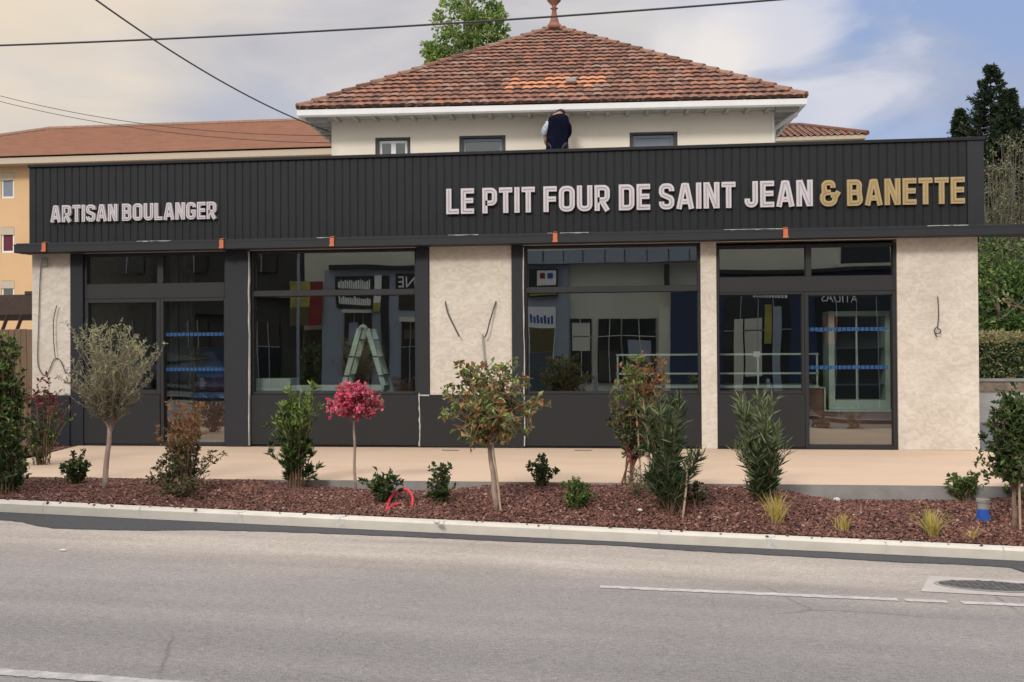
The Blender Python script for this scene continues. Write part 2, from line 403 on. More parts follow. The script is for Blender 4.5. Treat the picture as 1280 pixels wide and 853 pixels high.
    bg2 = N.new('ShaderNodeBackground'); bg2.inputs['Strength'].default_value = CLOUD; L.new(c, bg2.inputs['Color'])
    mx = N.new('ShaderNodeMixShader'); mx.inputs[0].default_value = .93
    L.new(bg1.outputs[0], mx.inputs[1]); L.new(bg2.outputs[0], mx.inputs[2]); L.new(mx.outputs[0], out.inputs['Surface'])
SUN_EL = R(34); SUN_AZ = R(200)    # compass direction the light comes from: slightly left of behind the camera
SUN_ROT = SUN_AZ
CLOUD = .72
build_world()
sd = bpy.data.lights.new('sun', 'SUN'); sd.energy = 1.35; sd.angle = R(11); sd.color = (1, .93, .84)
so = bpy.data.objects.new('sun', sd); col.objects.link(so)
sv = Vector((math.sin(SUN_AZ) * math.cos(SUN_EL), math.cos(SUN_AZ) * math.cos(SUN_EL), math.sin(SUN_EL)))
so.rotation_euler = sv.to_track_quat('Z', 'Y').to_euler(); so.location = (0, -10, 30)
scn.view_settings.view_transform = 'Standard'
scn.view_settings.look = 'None'
scn.view_settings.exposure = 0.45
scn.view_settings.gamma = 1.0


# ------------------------------------------------------------------ ground, road, kerb
def strip(name, m, x0, x1, y0, y1, fz, nx=40, ny=2, parent=None, kind='structure', thick=0):
    b = MB(); g = []
    for j in range(ny + 1):
        g.append([b.pt((x0 + (x1 - x0) * i / nx, y0 + (y1 - y0) * j / ny, fz(x0 + (x1 - x0) * i / nx))) for i in range(nx + 1)])
    for j in range(ny):
        for i in range(nx): b.face([g[j][i], g[j][i + 1], g[j + 1][i + 1], g[j + 1][i]])
    o = b.build(name, m, parent)
    if kind: o['kind'] = kind
    return o
def clampx(x): return max(-30, min(30, x))
b = MB()
xs = [-500, -60, -30, -20, -10, 0, 10, 20, 30, 60, 500]
ys = [-500, -60, -35, -13.2, -5.42, -5.3, 60, 500]
g = [[b.pt((x, y, (road_z(clampx(x)) - .02) if y <= -5.4 else min(-.20, road_z(clampx(x)) - .02) if y < -5.0 else (-.25 if abs(x) < 200 and y < 100 else -.3))) for x in xs] for y in ys]
for j in range(len(ys) - 1):
    for i in range(len(xs) - 1): b.face([g[j][i], g[j][i + 1], g[j + 1][i + 1], g[j + 1][i]])
b.build('ground', M['ground'])['kind'] = 'structure'
strip('road', M['road'], -30, 30, -13.4, KY - .11, road_z)
strip('far_pavement', M['lot'], -30, 30, -20.5, -13.4, lambda x: road_z(x) + .1)

# kerb : blocks one metre long with thin mortar joints
b = MB(); jb = MB()
x = -14.0; k = 0
KW = .13
while x < 14:
    x1 = x + 1.0
    def sec(xx):
        zt = kerb_z(xx); zb = road_z(xx) - .1
        return [(xx, KY - KW, zb), (xx, KY - KW, zt - .022), (xx, KY - KW + .022, zt), (xx, KY, zt), (xx, KY, zb)]
    a_ = [b.pt(p) for p in sec(x + .006)]; c_ = [b.pt(p) for p in sec(x1 - .006)]
    for i in range(4): b.face([a_[i], c_[i], c_[i + 1], a_[i + 1]])
    b.face(a_[::-1]); b.face(c_)
    w = random.choice((.01, .012, .03, .045))
    zt = kerb_z(x1)
    jb.box(x1 - w, x1 + w, KY - KW - .003, KY + .001, road_z(x1) - .05, zt - .018)
    jb.box(x1 - w, x1 + w, KY - KW + .018, KY + .001, zt - .03, zt + .0025)
    x = x1
b.build('kerb', M['kerb'])['kind'] = 'structure'
jb.build('kerb_joints', M['mortar'])['kind'] = 'structure'
strip('far_kerb', M['kerb'], -30, 30, -13.55, -13.38, lambda x: road_z(x) + .105)

# fresh asphalt strip along the kerb
edge = [(-200, 640), (-60, 646), (0, 650.5), (28, 653), (45, 658), (66, 661), (110, 662.5), (180, 664), (250, 663), (330, 665), (420, 668), (480, 670.5), (560, 674), (640, 677.5), (760, 682), (860, 689), (1010, 697), (1080, 701), (1150, 704.5), (1235, 708), (1262, 710), (1280, 716), (1300, 724), (1360, 728)]
ep = [on_road(*e) for e in edge]
b = MB(); top = []; bot = []
pts = []
for i in range(len(ep) - 1):
    n = max(2, int((ep[i + 1].x - ep[i].x) / .06))
    for k in range(n):
        t = k / n; pts.append((ep[i].x + (ep[i + 1].x - ep[i].x) * t, ep[i].y + (ep[i + 1].y - ep[i].y) * t + random.uniform(-.012, .012)))
for x, y in pts:
    top.append(b.pt((x, KY - KW + .002, road_z(x) + .006))); bot.append(b.pt((x, y, road_z(x) + .005)))
for i in range(len(pts) - 1): b.face([bot[i], bot[i + 1], top[i + 1], top[i]])
b.build('fresh_asphalt_strip', M['tar'])['kind'] = 'structure'

# road markings, worn
def marking(name, x0, x1, yc, w, gaps=()):
    b = MB(); x = x0
    while x < x1:
        n = x + .05
        if not any(a < x < c for a, c in gaps):
            j = lambda: random.uniform(-.008, .008)
            b.quad((x, yc(x) - w / 2 + j(), road_z(x) + .004), (n, yc(n) - w / 2 + j(), road_z(n) + .004), (n, yc(n) + w / 2 + j(), road_z(n) + .004), (x, yc(x) + w / 2 + j(), road_z(x) + .004))
        x = n
    b.build(name, M['paint'])['kind'] = 'structure'
A = on_road(750, 734); B = on_road(1280, 757)
ln = lambda x: A.y + (B.y - A.y) * (x - A.x) / (B.x - A.x)
g1 = on_road(1118, 748).x; g2 = on_road(1178, 752).x
marking('edge_line', A.x, 14, ln, .085, [(g1 - .03, g1 + .05), (g2, g2 + .1), (A.x + 2.0, A.x + 2.04)])
A2 = on_road(0, 840.5); B2 = on_road(205, 855)
ln2 = lambda x: A2.y + (B2.y - A2.y) * (x - A2.x) / (B2.x - A2.x)
marking('centre_line', -14, B2.x + .6, ln2, .10)

# concrete patch with manhole
p0 = on_road(1163, 723); p1 = on_road(1151, 740); 
mc = on_road(1243, 733.5)
b = MB()
half = .58
x0, x1, y0, y1 = p1.x - .0, p1.x + 1.45, on_road(1200, 742.5).y, on_road(1220, 724.5).y
n = 12
for i in range(n):
    xa = x0 + (x1 - x0) * i / n; xb = x0 + (x1 - x0) * (i + 1) / n
    la = (p0.x - p1.x) * (1 - i / n); lb = (p0.x - p1.x) * (1 - (i + 1) / n)
    b.quad((xa, y0, road_z(xa) + .004), (xb, y0, road_z(xb) + .004), (xb + lb, y1, road_z(xb) + .004), (xa + la, y1, road_z(xa) + .004))
b.build('manhole_surround', M['patch'])['kind'] = 'structure'
mc = on_road(1240, 734.5); mc.z = road_z(mc.x) + .006
mh = empty('manhole_cover', mc, 'dark oval worn iron cover in a pale concrete patch of the road', 'manhole cover')
sh = Matrix.Translation(mc) @ Matrix(((1.08, 0, 0, 0), (0, .46, 0, 0), (-.032, 0, 1, 0), (0, 0, 0, 1)))
b = MB(sh); b.lathe((0, 0, 0), [(.40, 0), (.40, .006), (.375, .008), (.372, .004)], 40); b.build('frame_ring', M['concrete'], mh)
b = MB(sh); b.lathe((0, 0, 0), [(.365, .001), (.365, .008), (.0005, .009)], 40)
for i in range(-7, 8):
    for j in range(-7, 8):
        if (i * i + j * j) * .0023 < .115 and (i + j) % 2 == 0: b.box(i * .048 - .016, i * .048 + .016, j * .048 - .016, j * .048 + .016, .006, .013)
b.build('lid', M['iron'], mh)

# terrace slab with grey front face
tl = atz(101, 558, 0); tm = atz(28, 575, 0); te = atz(20, 594, 0)
b = MB()
poly = [(-6.72, -.0), (tm.x, tm.y), (tm.x - .25, TY), (30, TY), (30, -.0)]
ti = [b.pt((x, y, 0)) for x, y in poly]; b.face(ti)
b.build('terrace', M['terrace'])['kind'] = 'structure'
b = MB()
pl2 = [(x, y) for x, y in poly[1:4]]
b.quad((poly[2][0], TY, -.4), (30, TY, -.4), (30, TY, -.0015), (poly[2][0], TY, -.0015))
b.quad((poly[1][0], poly[1][1], -.3), (poly[2][0], TY, -.3), (poly[2][0], TY, -.0015), (poly[1][0], poly[1][1], -.0015))
b.build('terrace_edge', M['concrete'])['kind'] = 'structure'
# side lot right of the shop
strip('side_lot', M['lot'], 6.4, 30, .0, 9.2, lambda x: -.004)
b = MB(); b.box(6.4, 30, 9.2, 60, -.3, .002); b.build('upper_verge', M['ground'])['kind'] = 'structure'
# small drain slots in the terrace
for px, lab in ((563, 'thin dark drain slot in the terrace below the middle plaster pier'), (729, 'thin dark drain slot in the terrace under the window right of the middle pier')):
    p = atz(px, 563.5, 0)
    b = MB(); b.box(p.x - .12, p.x + .12, p.y - .02, p.y + .02, .0008, .008)
    tag(b.build('drain_slot', M['iron']), lab, 'drain', 'drain slots along the facade')

# ------------------------------------------------------------------ planting bed
b = MB(); nx, ny = 220, 16
g = []
for j in range(ny + 1):
    y = KY + (TY - KY) * j / ny
    g.append([b.pt((-14 + 28 * i / nx, y, bed_z(-14 + 28 * i / nx, y) - .012)) for i in range(nx + 1)])
for j in range(ny):
    for i in range(nx): b.face([g[j][i], g[j][i + 1], g[j + 1][i + 1], g[j + 1][i]])
b.build('planting_bed', M['soil'], smooth=True)['kind'] = 'structure'
# soil left of the terrace
b = MB(); b.quad((-14, TY, -.02), (poly[2][0], TY, -.02), (-6.72, .0, -.006), (-14, .0, -.006)); b.quad((-14, 0, -.006), (-7.5, 0, -.006), (-7.5, 10, -.006), (-14, 10, -.006))
b.build('side_bed', M['soil'])['kind'] = 'structure'
chip = [mat('chip_a', (.165, .074, .056), .9, .3), mat('chip_b', (.11, .046, .035), .9, .3), mat('chip_c', (.24, .115, .085), .9, .3), mat('chip_d', (.36, .24, .19), .9, .2), mat('chip_e', (.06, .027, .022), .9, .3)]
b = MB()
def chip_at(x, y, z):
    l = random.uniform(.006, .018); w = l * random.uniform(.35, .8); t = random.uniform(.003, .006)
    E_ = Euler((random.uniform(-.7, .7), random.uniform(-.7, .7), random.uniform(0, 6.28))).to_matrix()
    o = Vector((x, y, z))
    b.mi = random.choices(range(5), (38, 26, 18, 3, 15))[0]
    c8 = [b.pt(o + E_ @ Vector((sx * l * (1 if sy < 0 else .8), sy * w, sz * t))) for sz in (-1, 1) for sy in (-1, 1) for sx in (-1, 1)]
    for f in ((4, 5, 7, 6), (0, 1, 5, 4), (2, 6, 7, 3), (0, 4, 6, 2), (1, 3, 7, 5)): b.face([c8[k] for k in f])
for _ in range(64000):
    x = random.uniform(-6.3, 6.6); y = random.uniform(KY + .015, TY - .015)
    chip_at(x, y, bed_z(x, y) + random.uniform(-.006, .014))
for _ in range(7000):
    y = random.uniform(TY, -.1); t = (y - TY) / (0 - TY)
    xr = poly[2][0] + (-6.72 - poly[2][0]) * max(0, (y - tm.y) / -tm.y) if y > tm.y else poly[2][0]
    x = random.uniform(xr - 2.2, xr + (.05 if y > tm.y else 0)); chip_at(x, y, -.01 + random.uniform(-.003, .02))
for _ in range(160):   # a few chips strayed over the kerb
    x = random.uniform(-6, 6.5); y = KY - random.uniform(0, .12); chip_at(x, y, kerb_z(x) + .006) if random.random() < .3 else None
tag(b.build('bark_mulch', chip), 'reddish brown bark mulch covering the planting bed behind the kerb', 'bark mulch', kind='stuff')

# ------------------------------------------------------------------ shop building
XL, XR = at(40, 400).x, at(1223, 430).x
zLed0, zLed1 = 2.96, 3.075
ZTOP = 4.33
shop = empty('shop_building', (0, 0, 0), 'single storey bakery with anthracite ribbed fascia and cream plaster piers around large dark windows', 'shop')
D = .22          # thickness of front wall
BACK = 3.75
# z levels
z_open = Z(765, 305); z_gtop = Z(765, 309.5); z_tr1 = Z(765, 358); z_tr0 = Z(765, 365); z_sill = Z(765, 493); z_panel0 = .03
z4_top = Z(1010, 305); z4a = Z(1010, 345.5); z4b = Z(1010, 364.5)
z1a = Z(190, 354.5); z1b = Z(190, 373)
z_base = Z(590, 494)
px = dict(a=88, b=104, c=283, d=313, e=521, f=537, g=640, h=655.5, i=875.5, j=897, k=1121)
xx = {k: X(v) for k, v in px.items()}
# plaster piers (front face on y = 0)
def wallpart(x0, x1, z0, z1, y0=0.0, y1=D, name='wall_pier', m='plaster'):
    return MB().box(x0, x1, y0, y1, z0, z1, .004).build(name, M[m], shop)
wallpart(XL, xx['a'], z_base, zLed0 + .3)
wallpart(XL - .0, xx['a'], 0, z_base - .004, -.03, D, 'wall_base', 'navy')
wallpart(xx['f'], xx['g'], z_base, zLed0 + .3)
wallpart(X(525.5), xx['h'] - .012, 0.012, z_base - .006, -.035, D, 'wall_base', 'panel')
wallpart(xx['i'] + .01, xx['j'] - .01, 0, zLed0 + .3)
wallpart(xx['k'] + .012, XR, 0, zLed0 + .3)
# lintel over the openings, split where the piers stand
for x0, x1 in ((xx['a'], xx['f']), (xx['g'], xx['i'] + .01), (xx['j'] - .01, xx['k'] + .012)):
    wallpart(x0, x1, z_open, zLed0 + .3, .004, D, 'lintel')
# corner beads, thin brighter vertical edges of the right pier
wallpart(XR - .045, XR + .004, 0.0, zLed0, -.004, .1, 'corner_bead'); wallpart(xx['k'] + .013, xx['k'] + .05, 0, zLed0, -.003, .0, 'corner_bead')
# dark metal jambs and pillar
wallpart(xx['a'] + .004, xx['b'], 0, z_open - .004, -.01, D, 'jamb', 'navy')
wallpart(xx['c'], xx['d'] - .012, 0, z_open + .02, -.05, D, 'pillar', 'clad_edge')
wallpart(xx['e'], xx['f'] - .004, z_sill + .002, z_open - .004, -.03, D, 'jamb', 'clad_edge')
wallpart(xx['g'] + .004, xx['h'] - .01, z_base, z_open - .004, -.03, D, 'jamb', 'clad_edge')
# sealant lines
def seal(x, z0, z1, w=.014, y=-.052):
    b = MB(); n = 14; pr = None
    for i in range(n + 1):
        z = z0 + (z1 - z0) * i / n; c = x + random.uniform(-.006, .006); ww = w * random.uniform(.5, 1.3)
        cur = [b.pt((c - ww / 2, y, z)), b.pt((c + ww / 2, y, z)), b.pt((c + ww / 2, y + .05, z)), b.pt((c - ww / 2, y + .05, z))]
        if pr:
            for k in range(4): b.face([pr[k], pr[(k + 1) % 4], cur[(k + 1) % 4], cur[k]])
        pr = cur
    b.face(pr)
    b.build('sealant_joint', M['filler'], shop)
seal(xx['d'] - .006, .02, z_open - .02, .016, -.054)
seal(X(524.5), .02, z_sill + .02, .018, -.04)
seal(xx['h'] - .004, .03, z_open - .03, .014, -.036)
MB().box(X(523), X(537), -.045, -.02, z_base - .012, z_base + .008).build('sealant_joint', M['filler'], shop)

GY = .10  # plane of the glass
def window(x0, x1, z0, z1, bars_z=(), bars_x=(), name='window', fr=.05, panes=None, y0=.03, y1=.14):
    """frame with bars; bars_z: (zc, thickness, x0, x1); bars_x: (xc, thickness, z0, z1)"""
    b = MB()
    b.box(x0, x0 + fr, y0, y1, z0, z1, .004); b.box(x1 - fr, x1, y0, y1, z0, z1, .004)
    b.box(x0 + fr, x1 - fr, y0, y1, z1 - fr, z1, .004); b.box(x0 + fr, x1 - fr, y0, y1, z0, z0 + fr, .004)
    for za, zb, xa, xb in bars_z: b.box(xa, xb, y0 + .003, y1 - .003, za, zb, .003)
    for xa, xb, za, zb in bars_x: b.box(xa, xb, y0 + .002, y1 - .002, za, zb, .003)
    o = b.build(name, M['frame'], shop)
    for a, c, e, f_ in panes:
        MB().box(a + .002, c - .002, GY - .004, GY + .004, e + .002, f_ - .002).build('pane', M['glass'], o)
        g = MB(); t = .008
        for q in ((a, a + t, e, f_), (c - t, c, e, f_), (a + t, c - t, e, e + t), (a + t, c - t, f_ - t, f_)): g.box(q[0], q[1], GY - .03, GY - .006, q[2], q[3])
        g.build('gasket', M['black'], o)
    return o
# unit 2
x0, x1 = xx['d'], xx['e']; fr = .035
w2 = window(x0, x1, z_sill, z_open - .004, [(z_tr0, z_tr1, x0 + fr, x1 - fr)], [], fr=fr, panes=[(x0 + fr, x1 - fr, z_sill + fr, z_tr0), (x0 + fr, x1 - fr, z_tr1, z_open - .004 - fr)])
wallpart(x0, X(525) - .006, .03, z_sill - .003, .0, .12, 'lower_panel', 'panel')
wallpart(x0, X(525) - .006, .0, .03, .03, .12, 'threshold', 'frame')
# unit 3
x0, x1 = xx['h'], xx['i'] + .006
w3 = window(x0, x1, z_sill, z_open - .004, [(z_tr0, z_tr1, x0 + fr, x1 - fr)], [], fr=fr, panes=[(x0 + fr, x1 - fr, z_sill + fr, z_tr0), (x0 + fr, x1 - fr, z_tr1, z_open - .004 - fr)])
wallpart(x0, x1, .03, z_sill - .003, .0, .12, 'lower_panel', 'panel')
wallpart(x0, x1, .0, .03, .03, .12, 'threshold', 'frame')
# unit 4
x0, x1 = xx['j'] - .006, xx['k'] + .008; xm0, xm1 = X(1000.5), X(1006)
t0, t1 = X(1007.5, py=325), X(1014.5, py=325)
fr4 = .04
w4 = window(x0, x1, z4b, z4_top, [(z4b + .003, z4a, x0 + fr4, x1 - fr4)], [(t0, t1, z4a, z4_top - fr4)], fr=fr4, panes=[(x0 + fr4, t0, z4a, z4_top - fr4), (t1, x1 - fr4, z4a, z4_top - fr4)])
def tape(parent, xa, xb, z):
    b = MB(); n = int((xb - xa) / .062); s_ = (xb - xa) / n
    for i in range(n): b.box(xa + i * s_ + .006, xa + (i + 1) * s_ - .006, GY - .0105, GY - .0075, z - .026, z + .026)
    b.build('safety_tape', M['tape'], parent)
M['tape'] = mat('blue_safety_tape', (.004, .055, .17), rough=.5, var=.3, scale=40)
w4b = window(x0, xm1, z_sill + .0, z4b - .002, [], [], fr=.032, panes=[(x0 + .032, xm1 - .032, z_sill + .032, z4b - .034)])
wallpart(x0, xm1, .03, z_sill - .003, .012, .12, 'lower_panel', 'panel'); wallpart(x0, xm1, 0, .03, .03, .12, 'threshold', 'frame')
d4 = window(xm1 + .003, x1, .0, z4b - .002, [], [], name='glass_door', fr=.055, panes=[(xm1 + .058, x1 - .055, .055, z4b - .057)])
tape(d4, X(1008), X(1112), Z(1060, 411.5)); tape(d4, X(1008), X(1112), Z(1060, 459.5))
# unit 1
x0, x1 = xx['b'] + .002, xx['c'] - .002; xm0, xm1 = X(191), X(199); t0, t1 = X(195.5), X(203)
w1 = window(x0, x1, z1b, z_open - .004, [(z1b + .003, z1a, x0 + .04, x1 - .04)], [(t0, t1, z1a, z_open - .044)], fr=.04, panes=[(x0 + .04, t0, z1a, z_open - .044), (t1, x1 - .04, z1a, z_open - .044)])
w1b = window(x0, xm1, z_sill, z1b - .002, [], [], fr=.06, panes=[(x0 + .06, xm1 - .06, z_sill + .06, z1b - .062)])
wallpart(x0, xm1, .03, z_sill - .003, .012, .12, 'lower_panel', 'panel'); wallpart(x0, xm1, 0, .03, .03, .12, 'threshold', 'frame')
d1 = window(xm1 + .003, x1, .0, z1b - .002, [], [], name='glass_door', fr=.05, panes=[(xm1 + .053, x1 - .05, .05, z1b - .052)])
tape(d1, X(203), X(280), Z(240, 418)); tape(d1, X(203), X(280), Z(240, 462))

# ribbed fascia
fx0, fx1 = X(38.5, 0, 250), X(1228.5, 0, 230)
b = MB(); fy = -.05
trim0 = X(1209, -.05, 230)
n = int((trim0 - fx0) / .118); s_ = (trim0 - fx0) / n
for i in range(n):
    xa = fx0 + i * s_
    b.box(xa + .007, xa + s_ - .007, fy, fy + .03, zLed1 - .02, ZTOP - .045, .006)
b.box(fx0, trim0, fy + .010, .15, zLed1 - .02, ZTOP - .045)
b.build('ribbed_fascia', M['clad'], shop)
wallpart(trim0 + .003, fx1, zLed1 - .02, ZTOP - .02, fy - .006, .15, 'corner_trim', 'clad_edge')
wallpart(fx0 - .01, fx1 + .01, ZTOP - .045, ZTOP, fy - .03, .17, 'coping', 'clad')
# parapets and roof
for q in ((fx0, fx0 + .15, .17, BACK), (fx1 - .15, fx1, .17, BACK)):
    wallpart(q[0], q[1], 2.9, ZTOP - .03, q[2], q[3], 'parapet', 'clad')
wallpart(fx0 + .15, fx1 - .15, 3.72, 4.17, .15, BACK, 'flat_roof', 'concrete')
# ledge running over the windows
lx0, lx1 = X(17, -.3, 310), X(1330, -.3, 290)
zb_, zt_ = Z(640, 304.8, -.3), Z(640, 294, -.3)
b = MB(); b.box(lx0, lx1, -.30, -.055, zb_, zt_, .006); b.box(lx0 + .02, lx1 - .02, -.27, -.06, zt_, zt_ + .022, .004)
b.box(lx0 - .0, lx1, -.304, -.30, zt_ - .018, zt_ + .004)
b.build('ledge', M['clad_edge'], shop)
b = MB(); b.box(fx1 + .004, lx1, -.055, .06, zb_, zt_, .006); b.build('ledge', M['clad_edge'], shop)
b = MB()
b.box(lx0 + .03, fx0 - .012, -.055, .06, zb_, zt_, .006); b.build('ledge', M['clad_edge'], shop)
# sealant smears on the ledge
for a, c in ((170, 215), (395, 412), (560, 600), (684, 692), (700, 740), (905, 985), (1160, 1215)):
    b = MB(); xq = X(a, -.3, 300); xe = X(c, -.3, 300)
    pr = None
    while xq < xe:
        h_ = random.uniform(.0015, .012)
        cur = [b.pt((xq, -.2745, zt_ + .0215 - h_)), b.pt((xq, -.2745, zt_ + .0232)), b.pt((xq, -.268, zt_ + .0232)), b.pt((xq, -.268, zt_ + .0215 - h_))]
        if pr:
            for k in range(4): b.face([pr[k], cur[k], cur[(k + 1) % 4], pr[(k + 1) % 4]])
        pr = cur; xq += random.uniform(.015, .06)
    b.build('sealant_smear', M['filler'], shop)
# body
wallpart(XL, XL + .2, 0, 3.7, D, BACK, 'side_wall'); wallpart(XR - .2, XR, 0, 3.7, D, BACK, 'side_wall')
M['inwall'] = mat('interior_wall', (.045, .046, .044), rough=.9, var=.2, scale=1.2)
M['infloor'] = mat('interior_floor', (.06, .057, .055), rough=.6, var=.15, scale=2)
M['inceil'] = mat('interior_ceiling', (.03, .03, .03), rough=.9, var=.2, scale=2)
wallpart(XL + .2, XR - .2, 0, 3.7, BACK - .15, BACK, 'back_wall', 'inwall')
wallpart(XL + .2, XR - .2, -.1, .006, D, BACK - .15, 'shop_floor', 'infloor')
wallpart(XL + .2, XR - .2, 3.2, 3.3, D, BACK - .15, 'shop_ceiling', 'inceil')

# ------------------------------------------------------------------ sign letters
def arc(cx, cy, r, a0, a1, n=5, ry=None):
    ry = ry or r
    return [(cx + r * math.cos(R(a0 + (a1 - a0) * i / n)), cy + ry * math.sin(R(a0 + (a1 - a0) * i / n))) for i in range(n + 1)]
T = .20; H_ = T / 2
def rr(w, y0, y1, r=.13):      # rounded rectangle centre line
    x0, x1 = H_, w - H_
    return arc(x0 + r, y0 + r, r, 180, 270, 4) + arc(x1 - r, y0 + r, r, 270, 360, 4) + arc(x1 - r, y1 - r, r, 0, 90, 4) + arc(x0 + r, y1 - r, r, 90, 180, 4)
def glyph(ch):
    t = 1 - H_; b_ = H_
    if ch == 'L': return .50, [([(H_, 1), (H_, b_), (.50, b_)], 0)]
    if ch == 'E': return .52, [([(.52, t), (H_, t), (H_, b_), (.52, b_)], 0), ([(H_ + .02, .52), (.49, .52)], 0)]
    if ch == 'F': return .52, [([(.52, t), (H_, t), (H_, 0)], 0), ([(H_ + .02, .50), (.49, .50)], 0)]
    if ch == 'T': return .52, [([(0, t), (.52, t)], 0), ([(.26, t - .02), (.26, 0)], 0)]
    if ch == 'I': return .20, [([(.10, 0), (.10, 1)], 0)]
    if ch == 'U': return .60, [([(H_, 1)] + arc(H_ + .16, b_ + .16, .16, 180, 270) + arc(.5 - .16, b_ + .16, .16, 270, 360) + [(.5, 1)], 0)]
    if ch == 'O': return .62, [(rr(.62, b_, t, .16), 1)]
    if ch == 'D': return .60, [([(H_, b_)] + arc(.34, b_ + .16, .16, 270, 360) + arc(.34, t - .16, .16, 0, 90) + [(H_, t)], 1)]
    if ch == 'P': return .58, [([(H_, 0), (H_, t)] + arc(.34, t - .14, .14, 90, 0) + arc(.34, .40 + .14, .14, 0, -90) + [(H_ + .02, .40)], 0)]
    if ch == 'R': return .60, [([(H_, 0), (H_, t)] + arc(.35, t - .14, .14, 90, 0) + arc(.35, .42 + .14, .14, 0, -90) + [(H_ + .02, .42)], 0), ([(.27, .40), (.50, 0)], 0)]
    if ch == 'B': return .60, [([(H_, b_)] + arc(.36, b_ + .14, .14, 270, 380, 5) + [(.46, .50)] + arc(.34, t - .13, .13, -20, 90, 5) + [(H_, t)], 1), ([(H_ + .03, .51), (.42, .51)], 0)]
    if ch == 'N': return .60, [([(H_, 0), (H_, 1)], 0), ([(H_ + .02, .98), (.5 - .02, .02)], 0), ([(.5, 0), (.5, 1)], 0)]
    if ch == 'A': return .66, [([(.09, 0), (.29, t + .07)], 0), ([(.37, t + .07), (.57, 0)], 0), ([(.22, .28), (.44, .28)], 0), ([(.24, t), (.42, t)], 0)]
    if ch == 'S': return .58, [([(.48, .70), (.48, t - .14)] + arc(.34, t - .14, .14, 0, 90) + arc(.24, t - .14, .14, 90, 180) + [(.10, .64), (.14, .57), (.44, .43), (.48, .36)] + arc(.34, b_ + .14, .14, 0, -90) + arc(.24, b_ + .14, .14, 270, 180) + [(.10, .30)], 0)]
    if ch == 'J': return .50, [([(.40, 1)] + arc(.40 - .15, b_ + .15, .15, 0, -80, 5) + arc(.25, b_ + .15, .15, 260, 180, 4) + [(.10, .34)], 0)]
    if ch == 'G': return .60, [([(.50, .70), (.50, t - .16)] + arc(.34, t - .16, .16, 0, 90) + arc(.26, t - .16, .16, 90, 180) + arc(.26, b_ + .16, .16, 180, 270) + arc(.34, b_ + .16, .16, 270, 360) + [(.50, .46), (.30, .46)], 0)]
    if ch == '&': return .74, [([(.60, .50), (.58, .34)] + arc(.38, b_ + .20, .20, 0, -80, 4) + arc(.30, b_ + .20, .20, 270, 180, 4) + [(.11, .42), (.17, .50), (.27, .53)], 0), ([(.42, .53), (.26, .53), (.17, .60)] + arc(.28, t - .12, .12, 190, 90, 4) + arc(.38, t - .12, .12, 90, 0, 4) + [(.50, .70)], 0), ([(.42, .43), (.64, .43), (.72, .56)], 0)]
def ribbon(b, pts, closed, th, sc, ox, oz, yf, yb, butt=False):
    P = [Vector((p[0] * sc, p[1] * sc)) for p in pts]
    Q = [P[0]]
    for p in P[1:]:
        if (p - Q[-1]).length > 1e-4: Q.append(p)
    if closed and (Q[0] - Q[-1]).length < 1e-4: Q.pop()
    n = len(Q); Lh = []; Rh = []
    for i in range(n):
        if closed: a = Q[i] - Q[i - 1]; c = Q[(i + 1) % n] - Q[i]
        else: a = Q[i] - Q[i - 1] if i else Q[1] - Q[0]; c = Q[i + 1] - Q[i] if i < n - 1 else Q[-1] - Q[-2]
        a = a.normalized(); c = c.normalized()
        na = Vector((-a.y, a.x)); nc = Vector((-c.y, c.x)); m = na + nc
        if m.length < 1e-3: m = na
        m.normalize(); k = min(1.8, 1 / max(.3, m.dot(na)))
        Lh.append(Q[i] + m * th * sc / 2 * k); Rh.append(Q[i] - m * th * sc / 2 * k)
    ids = []
    for i in range(n):
        ids.append([b.pt((ox + Lh[i].x, yf, oz + Lh[i].y)), b.pt((ox + Rh[i].x, yf, oz + Rh[i].y)), b.pt((ox + Rh[i].x, yb, oz + Rh[i].y)), b.pt((ox + Lh[i].x, yb, oz + Lh[i].y))])
    for i in range(n if closed else n - 1):
        c = ids[i]; d = ids[(i + 1) % n]
        for k in range(4): b.face([c[k], c[(k + 1) % 4], d[(k + 1) % 4], d[k]])
    if not closed: b.face(ids[0]); b.face(ids[-1][::-1])
def sign(text, p_left, p_right, cap, label, m1, m2, wt=T, gapk=1.0, group=None):
    """p_left / p_right: pixels of the lower left and lower right corner of the text, cap: pixel heights"""
    a = at(*p_left, Y=-.09); c = at(*p_right, Y=-.09); zt = (at(p_left[0], p_left[1] - cap[0], -.09).z + at(p_right[0], p_right[1] - cap[1], -.09).z) / 2
    zb = (a.z + c.z) / 2; h = zt - zb
    gap = .085; adv = 0; items = []
    for ch in text:
        if ch == ' ': adv += .22 * gapk; continue
        w, s_ = glyph(ch)
        items.append((ch, adv, w, s_)); adv += w + gap
    adv -= gap; sc = (c.x - a.x) / (adv * h)      # horizontal fit
    root = empty('sign', (a.x, -.06, zb), label, 'sign')
    for ch, ad, w, strokes in items:
        b = MB(); xf = Matrix.Translation((a.x, 0, zb)) @ Matrix.Diagonal((sc, 1, 1, 1)); b.xf = xf
        for k, (pts, cl) in enumerate(strokes):
            b.mi = 0; ribbon(b, pts, cl, wt, h, ad * h, 0, -.100 - .0012 * k, -.052)
        for k, (pts, cl) in enumerate(strokes):
            b.mi = 1
            q = list(pts)
            if not cl:
                for e, f_ in ((0, 1), (-1, -2)):
                    d = Vector(q[e]) - Vector(q[f_]); l = d.length
                    if l > .08: q[e] = tuple(Vector(q[f_]) + d * (1 - .055 / l))
            ribbon(b, q, cl, .034, h, ad * h, 0, -.1055 - .0006 * k, -.0995)
        b.build('letter', [M[m1], M[m2]], root)
    return root
